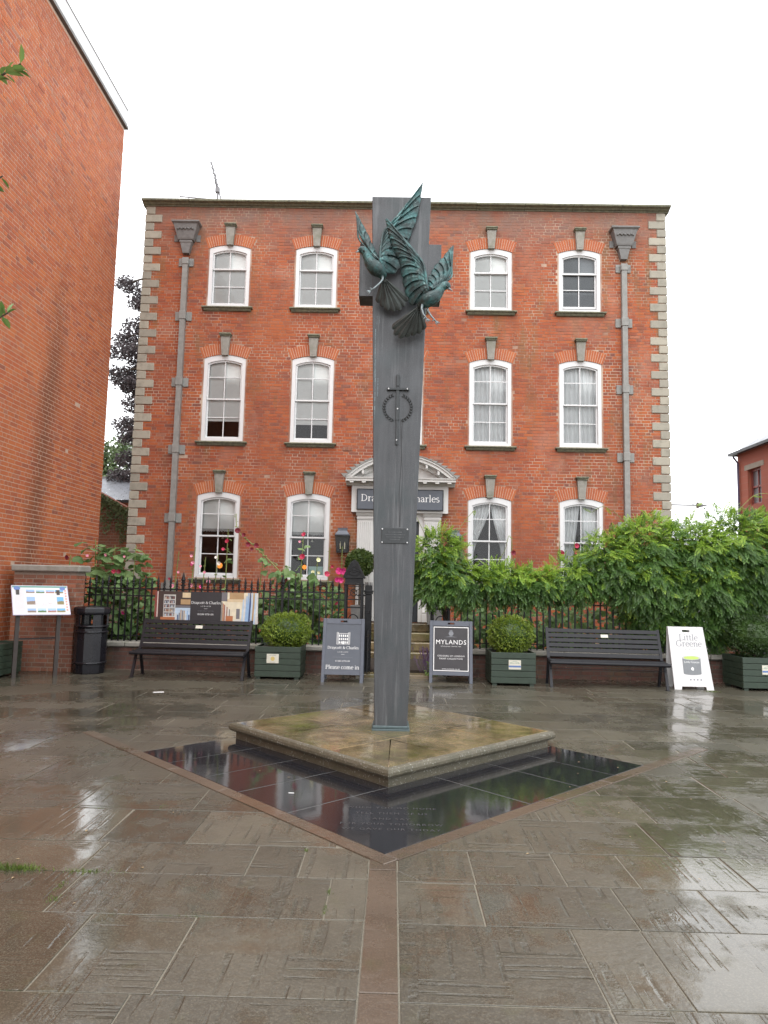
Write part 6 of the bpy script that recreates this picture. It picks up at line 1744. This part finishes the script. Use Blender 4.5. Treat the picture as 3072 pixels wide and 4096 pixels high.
# ---- low planting behind the railings (one mass)
def mass(name, boxes, dens, size, mat, label, cat=None):
    Ps = []
    for (x0, x1, y0, y1, z0, z1) in boxes:
        n_ = int(dens*(x1-x0)*(z1-z0)); Ps.append(np.stack([rng.uniform(x0,x1,n_), rng.uniform(y0,y1,n_), z0+(z1-z0)*rng.random(n_)**1.3], -1))
    P = np.concatenate(Ps); n_ = len(P); d_ = unit(n_)+np.array([0,-.5,-.2]); u_ = np.array([0,-.7,.8])+unit(n_)*.5
    V, F = scatter(LV, LF, P, frames(d_, u_), size*rng.uniform(.6,1.3,n_)) if size > .07 else leaf_batch(P, d_, u_, size*rng.uniform(.7,1.3,n_), size*.6*np.ones(n_))
    o = put(name, fast_mesh(name, V, F), mat); tag(o, label, cat, None, 'stuff'); return o
mass('border_foliage', [(-5.65,-4.6,13.0,13.8,.06,1.75),(-4.6,-2.6,13.1,13.8,.06,1.15),(-2.6,-.95,13.05,13.8,.06,1.5),(-2.2,-1.4,13.05,13.6,1.2,1.75),(1.3,5.2,13.05,13.9,.06,1.25)], 230, .15, 'holly_leaf', 'leafy border plants filling the bed behind the railings')
mass('low_hedge', [(1.0,4.6,14.2,14.6,.06,.80),(4.6,6.8,14.0,14.6,.06,.8)], 900, .045, 'hedge', 'clipped low green hedge seen through the right railings')
mass('lavender_bush', [(.58,.82,12.25,12.58,.02,.32)], 2600, .05, 'hedge', 'grey green lavender bush beside the black poster sign', 'plant')
b = MB()
for k in range(90):
    a = rng.normal(0, .13, 2); z = rng.uniform(.3,.55); b.tube([(.68+a[0]*.6,12.42+a[1]*.5,.1),(.68+a[0],12.42+a[1],z-.06)], .002, 3); b.tube([(.68+a[0],12.42+a[1],z-.06),(.68+a[0],12.42+a[1],z)], [.008,.004], 4)
tag(b.build('lavender_flowers', 'lavender'), 'purple lavender spikes between the cross and the black poster sign', None, None, 'stuff')
wd_ = thing('weed', 'small bright green weed at the wall foot beside the grey sign', 'plant', (-.60, 12.35, 0))
for k in range(12):
    o = bpy.data.objects.new('leaf', hl_me); C.objects.link(o); o.parent = wd_; s_ = random.uniform(.06,.12); o.scale = (s_,)*3; o.location = (random.uniform(-.08,.08), random.uniform(-.05,.05), random.uniform(.05,.42)); o.rotation_euler = (random.uniform(-.6,.6), random.uniform(-.2,.8), random.uniform(-2.6,-.5))

# ---- grass and moss in the paving joints, petals along the wall foot
TUFTS = [(-2.10,4.00,.16,.03,260,.05),(-2.0,3.99,.10,.03,120,.045),(-1.64,3.99,.10,.025,200,.03),(-1.45,3.99,.04,.02,50,.02),(-1.70,3.80,.02,.09,150,.022),(-1.66,3.65,.03,.04,90,.025),(-2.02,5.06,.05,.015,70,.02),(-1.6,5.13,.03,.05,70,.02),(-.96,3.52,.14,.012,170,.016),(-1.25,3.52,.14,.01,90,.013),(-.300,3.82,.012,.03,60,.022),(-.305,3.63,.012,.05,70,.02),(-.49,4.38,.012,.02,40,.025),(-1.5,2.87,.12,.012,90,.014),(-.75,2.87,.1,.01,60,.012),(1.20,3.97,.02,.02,30,.012),(1.10,3.53,.01,.05,40,.01),(2.6,6.3,.1,.01,40,.02),(5.15,11.5,.1,.03,90,.05),(3.5,10.2,.25,.02,120,.02),(2.9,10.6,.02,.2,100,.02),(4.0,9.8,.3,.02,100,.02),(-3.2,8.5,.25,.02,120,.018),(-3.9,8.0,.3,.02,100,.018),(1.6,9.9,.02,.25,90,.02),(2.2,9.3,.3,.02,90,.02),(-1.9,10.4,.02,.25,70,.02)]
Pl = []; Hl = []
for x, y, sx, sy, n_, h in TUFTS:
    q = np.stack([rng.normal(x, sx*.6, n_), rng.normal(y, sy*.6, n_), np.full(n_, -.002)], -1); Pl.append(q); Hl.append(rng.uniform(.5,1.3,n_)*h)
P = np.concatenate(Pl); H_ = np.concatenate(Hl)*.7; n_ = len(P); d_ = unit(n_)*.8+np.array([0,0,1.2])
V, F = leaf_batch(P, d_, unit(n_), H_, H_*.16, .1)
tag(put('joint_grass', fast_mesh('joint_grass', V, F), 'grass'), 'grass tufts growing in the paving joints', None, None, 'stuff')
n_ = 2600; P = np.stack([rng.uniform(-5.6, 6.6, n_), 12.62-np.abs(rng.normal(0,.10,n_)), rng.uniform(.003,.02,n_)], -1)
V, F = leaf_batch(P, unit(n_)*np.array([1,1,.2]), np.tile((0,0,1.),(n_,1)), rng.uniform(.01,.035,n_), rng.uniform(.01,.025,n_), .2)
tag(put('fallen_petals', fast_mesh('fallen_petals', V, F), plain('faded_petals', (.30,.19,.15), .7, .5, 90)), 'faded petals and grit along the foot of the low wall', None, None, 'stuff')
n_ = 130; P = np.stack([rng.uniform(-5,6,n_), rng.uniform(3.5,11.5,n_), np.full(n_,.009)], -1)
V, F = leaf_batch(P, unit(n_)*np.array([1,1,.1]), np.tile((0,0,1.),(n_,1)), rng.uniform(.01,.03,n_), rng.uniform(.008,.018,n_), .2)
tag(put('fallen_leaves', fast_mesh('fallen_leaves', V, F), plain('fallen_leaf', (.30,.22,.12), .7, .5, 90)), 'tiny pale leaves scattered over the wet paving', None, None, 'stuff')

# ---- trees and buildings beyond
def tree(name, label, base, h, sprays, leafsz, mat, nleaf, trunk_r=.25):
    """sprays: (centre, radii) clumps hung on limbs"""
    t_ = thing(name, label, 'tree', base)
    b = MB(); b.tube([base, (base[0]+.1, base[1], base[2]+h*.5), (base[0], base[1], base[2]+h*.95)], [trunk_r, trunk_r*.7, trunk_r*.2], 10); b.build('trunk', 'wood_dark', t_)
    for c_, r_ in sprays:
        b = MB(); b.tube([tuple(p) for p in smooth_pts([(base[0], base[1], c_[2]-r_[2]*.3), ((base[0]+c_[0])/2, c_[1], c_[2]+.25), tuple(c_)], 4)], [.06]*5+[.04]*4, 5); b.build('limb', 'wood_dark', t_)
    wv = np.array([r[0]*r[2] for c_, r in sprays]); wv /= wv.sum(); k = rng.choice(len(sprays), nleaf, p=wv)
    P = np.array([s_[0] for s_ in sprays])[k]+unit(nleaf)*np.array([s_[1] for s_ in sprays])[k]*rng.random((nleaf,1))**.45
    V, F = leaf_batch(P, unit(nleaf)+np.array([0,0,-.6]), unit(nleaf), leafsz*rng.uniform(.7,1.3,nleaf), leafsz*.65*np.ones(nleaf), .15)
    tag(put('crown', fast_mesh('crown', V, F), mat, t_), kind='stuff'); return t_
sp_ = []
for z, xl, rx in ((12.9,-10.45,.45),(12.3,-10.0,.5),(11.5,-10.1,.6),(10.9,-10.55,.45),(10.2,-10.3,.75),(9.4,-10.6,.55),(9.0,-10.0,.7),(8.2,-9.9,.55),(7.4,-10.15,.5),(6.9,-9.9,.5),(6.2,-10.25,.45),(5.4,-10.1,.55),(4.6,-9.9,.6)):
    sp_.append(((xl,26+random.uniform(-.5,.5),z),(rx*1.15,.5,.34))); sp_.append(((xl+.45,26.3,z-.4),(rx*.9,.5,.5))); sp_.append(((-8.9,26.5,z),(1.0,1.0,.6)))
tree('copper_beech', 'dark copper beech with drooping sprays in the gap left of the house', (-8.6,26.6,0), 13, sp_, .11, 'beech', 42000)
sp_ = [((-16.4+random.uniform(-1.2,1.2), 40+random.uniform(-1,1), z), (1.1,1,.9)) for z in np.linspace(4.5, 9.3, 12)]
tree('green_tree', 'pale green tree far behind the slate roof in the left gap', (-16.6,40.5,0), 9, sp_, .22, 'tree_leaf', 7000)
ob = thing('outbuilding', 'low outbuilding with a grey slate roof in the gap left of the house', 'outbuilding', (-9.5, 24.5, 0))
b = MB(); b.box(-13, -6.5, 24.3, 28, 0, 4.3); b.build('wall', 'old_brick', ob)
nr = 13
for k in range(nr):
    t0, t1_ = k/nr, (k+1)/nr; ya, za, yb, zb = 24.1+1.6*t0, 4.35+.98*t0, 24.1+1.6*t1_, 4.35+.98*t1_
    x = -13.0-.12*(k % 2)
    b = MB()
    while x < -6.4:
        wv = .24; b.add([(x+.004,ya-.03,za-.005+random.uniform(0,.008)),(x+wv-.004,ya-.03,za-.005+random.uniform(0,.008)),(x+wv-.004,yb+.02,zb+.03),(x+.004,yb+.02,zb+.03)], [(0,1,2,3)]); x += wv
    tag(b.build('slate_course', 'slate', ob), kind='stuff')
b = MB(); b.box(-13.1,-6.4,25.62,25.85,5.30,5.38); b.build('ridge_tile', 'lead_dark', ob); b = MB(); b.box(-13.1,-6.4,24.0,24.1,4.24,4.33); b.build('gutter', 'black', ob)
gw = thing('garden_wall', 'old brick garden wall with a sloping top and trailing ivy behind the left end wall', 'wall', (-7.4, 19, 0))
b = MB(); b.prism_y([(-9.2,0),(-6.3,0),(-6.3,2.95),(-9.2,4.45)], 19.006, 19.3); b.build('mortar_bed', 'mortar_dark', gw)
k = 0; kk = {}
for q in lay_courses(-8.6, -6.3, .9, 4.4, .078, .22, .107, .011, lambda z: [], .3):
    if q[1] > 2.93+(-6.3-q[0])*.517-.06: continue
    key = ('cut', round(q[2], 2))
    if key not in BM: BM[key] = brick_mesh(q[2], .064); BM[key].materials.append(M['old_brick'])
    kk.setdefault(0, []).append(q[:3])
tag(put('brickwork', joined_bricks(kk[0], .067), 'old_brick', gw, loc=(7.4, 0, 0), world=False), kind='stuff')
b = MB(); b.prism_y([(-9.2,4.45),(-6.3,2.95),(-6.3,3.03),(-9.2,4.53)], 18.95, 19.36); b.build('coping', 'old_brick', gw)
n_ = 900; xx = rng.uniform(-8.1,-7.2,n_); P = np.stack([xx, 18.93-.05*rng.random(n_), 2.95+(-6.3-xx)*.517+.05-1.0*rng.random(n_)**1.6*(.3+.7*np.abs(np.sin(xx*7)))], -1)
V, F = leaf_batch(P, unit(n_)+np.array([0,-.2,-.5]), np.tile((0,-1.,.3),(n_,1))+unit(n_)*.4, .07*rng.uniform(.7,1.3,n_), .05*np.ones(n_), .1)
tag(put('ivy', fast_mesh('ivy', V, F), 'tree_leaf', gw), kind='stuff')

# right hand brick house seen end on
t = NT('far_house_brick'); bt = t.new('ShaderNodeTexBrick'); mp = t.new('ShaderNodeMapping'); mp.inputs['Rotation'].default_value = (R(90), 0, R(90))
t.link(t.pos(), mp.inputs[0]); t.link(mp.outputs[0], bt.inputs[0])
for k_, v_ in (('Scale',1.0),('Mortar Size',.008),('Brick Width',.225),('Row Height',.075)): bt.inputs[k_].default_value = v_
bt.inputs['Color1'].default_value = (.30,.085,.05,1); bt.inputs['Color2'].default_value = (.38,.11,.06,1); bt.inputs['Mortar'].default_value = (.30,.15,.10,1)
t.color(t.mix(t.noise(1.2,4), bt.outputs[0], (.26,.08,.05), 'MIX')); t.rough(.8); M['far_brick'] = t.m
rh = thing('brick_house', 'small red brick house with a slate roof at the right edge', 'house', (12.5, 20, 0))
b = MB(); b.box(11.5, 20, 14, 21.94, 0, 6.2); b.box(11.5, 20, 22.77, 23.4, 0, 6.2); b.box(11.5, 20, 21.94, 22.77, 0, 4.40); b.box(11.5, 20, 21.94, 22.77, 5.57, 6.2); b.box(11.75, 20, 21.94, 22.77, 4.40, 5.57); b.build('wall', 'far_brick', rh)
b = MB(); b.box(11.49,11.7,21.75,22.95,5.573,5.74); b.build('lintel', 'quoin', rh)
b = MB()
for q in ((21.945,22.0,4.41,5.56),(22.71,22.765,4.41,5.56),(22.0,22.71,4.41,4.47),(22.0,22.71,5.50,5.56),(22.0,22.71,4.96,5.02),(22.34,22.37,4.47,5.5)): b.box(11.62,11.68,q[0],q[1],q[2],q[3])
wf = b.build('window', 'p_red' if False else plain('red_window_paint', (.22,.06,.05), .5), rh)
for y0, y1 in ((22.0,22.34),(22.37,22.71)):
    for z0, z1 in ((4.47,4.96),(5.02,5.5)): b = MB(); b.box(11.66,11.665,y0,y1,z0,z1); b.build('pane', 'slate', wf)
b = MB(); b.add([(11.3,13.8,6.2),(11.3,23.5,6.2),(15.5,19.4,9.4),(15.5,13.8,9.4),(20,23.5,6.2)], [(0,1,2,3),(1,4,2)]); b.build('roof', 'slate', rh)
b = MB(); b.box(11.24,11.34,13.8,23.54,6.15,6.24); b.box(11.34,20,23.44,23.54,6.15,6.24); b.build('gutter', 'black', rh)
b = MB(); b.tube([(11.3,23.3,6.1),(11.45,23.3,5.9),(11.45,23.3,0)], .035, 8); b.build('drainpipe', plain('purple_pipe', (.06,.04,.10), .4), rh)
bw = thing('brick_boundary_wall', 'short stretch of red brick wall just right of the wisteria', 'wall', (6.4, 13.2, 0))
b = MB(); b.box(5.95, 6.62, 13.106, 13.4, 0, 1.75); b.build('mortar_bed', 'mortar_dark', bw)
for q in lay_courses(5.95, 6.62, 0, 1.75, .075, .22, .107, .011, lambda z: [], .3):
    k = ('cut', round(q[2], 2))
    if k not in BM: BM[k] = brick_mesh(q[2], .064); BM[k].materials.append(M['old_brick'])
    o = bpy.data.objects.new('brick', BM[k]); C.objects.link(o); o.parent = bw; o.location = (q[0]-6.4, -.1, q[1])
b = MB(); b.box(6.66, 9.5, 13.15, 13.5, 0, 1.80, .01); tag(b.build('rendered_wall', 'render_grey'), 'smooth grey rendered wall at the right edge beyond the brick wall', 'wall')

# evergreen shrub overhanging from the left, close to the camera
eg = thing('evergreen_shrub', 'glossy evergreen twigs poking into the left edge of the view', 'shrub', (-2.75, 3.6, 0))
b = MB(); b.tube([(-2.75,3.6,0),(-2.7,3.6,2.2),(-2.72,3.62,4.9)], [.05,.04,.012], 8); b.build('trunk', 'wood_dark', eg)
evm = MB(); evm.add([(0,0,0),(.35,.19,.06),(.7,.17,.05),(1,0,-.05),(.7,-.17,.05),(.35,-.19,.06),(.5,0,-.02)], [(0,1,6),(1,2,6),(2,3,6),(3,4,6),(4,5,6),(5,0,6)]); evm = evm.mesh('leaf'); evm.materials.append(M['evergreen'])
for (x, z, nl, L) in ((-2.10,4.43,16,.085),(-2.15,3.77,9,.075),(-2.06,3.0,13,.08),(-2.55,4.0,9,.07),(-2.5,2.4,9,.07)):
    b = MB(); b.tube([(-2.71,3.6,z-.18),(x-.2,3.6,z-.10),(x-.02,3.58,z)], [.012,.008,.004], 6); br = b.build('branch', 'wood_dark', eg)
    for k in range(nl):
        u = random.uniform(.75, 1.0); o = bpy.data.objects.new('leaf', evm); C.objects.link(o); o.parent = br
        o.location = Vector((x-.16*(1-u)/.25-.02, 3.58, z-.10*(1-u)/.25))-eg.location; s_ = L*random.uniform(.75,1.2); o.scale = (s_,)*3
        o.rotation_euler = (random.uniform(-.8,.8), random.uniform(-1.2,.6), random.choice((-1,1))*random.uniform(.1,1.5))
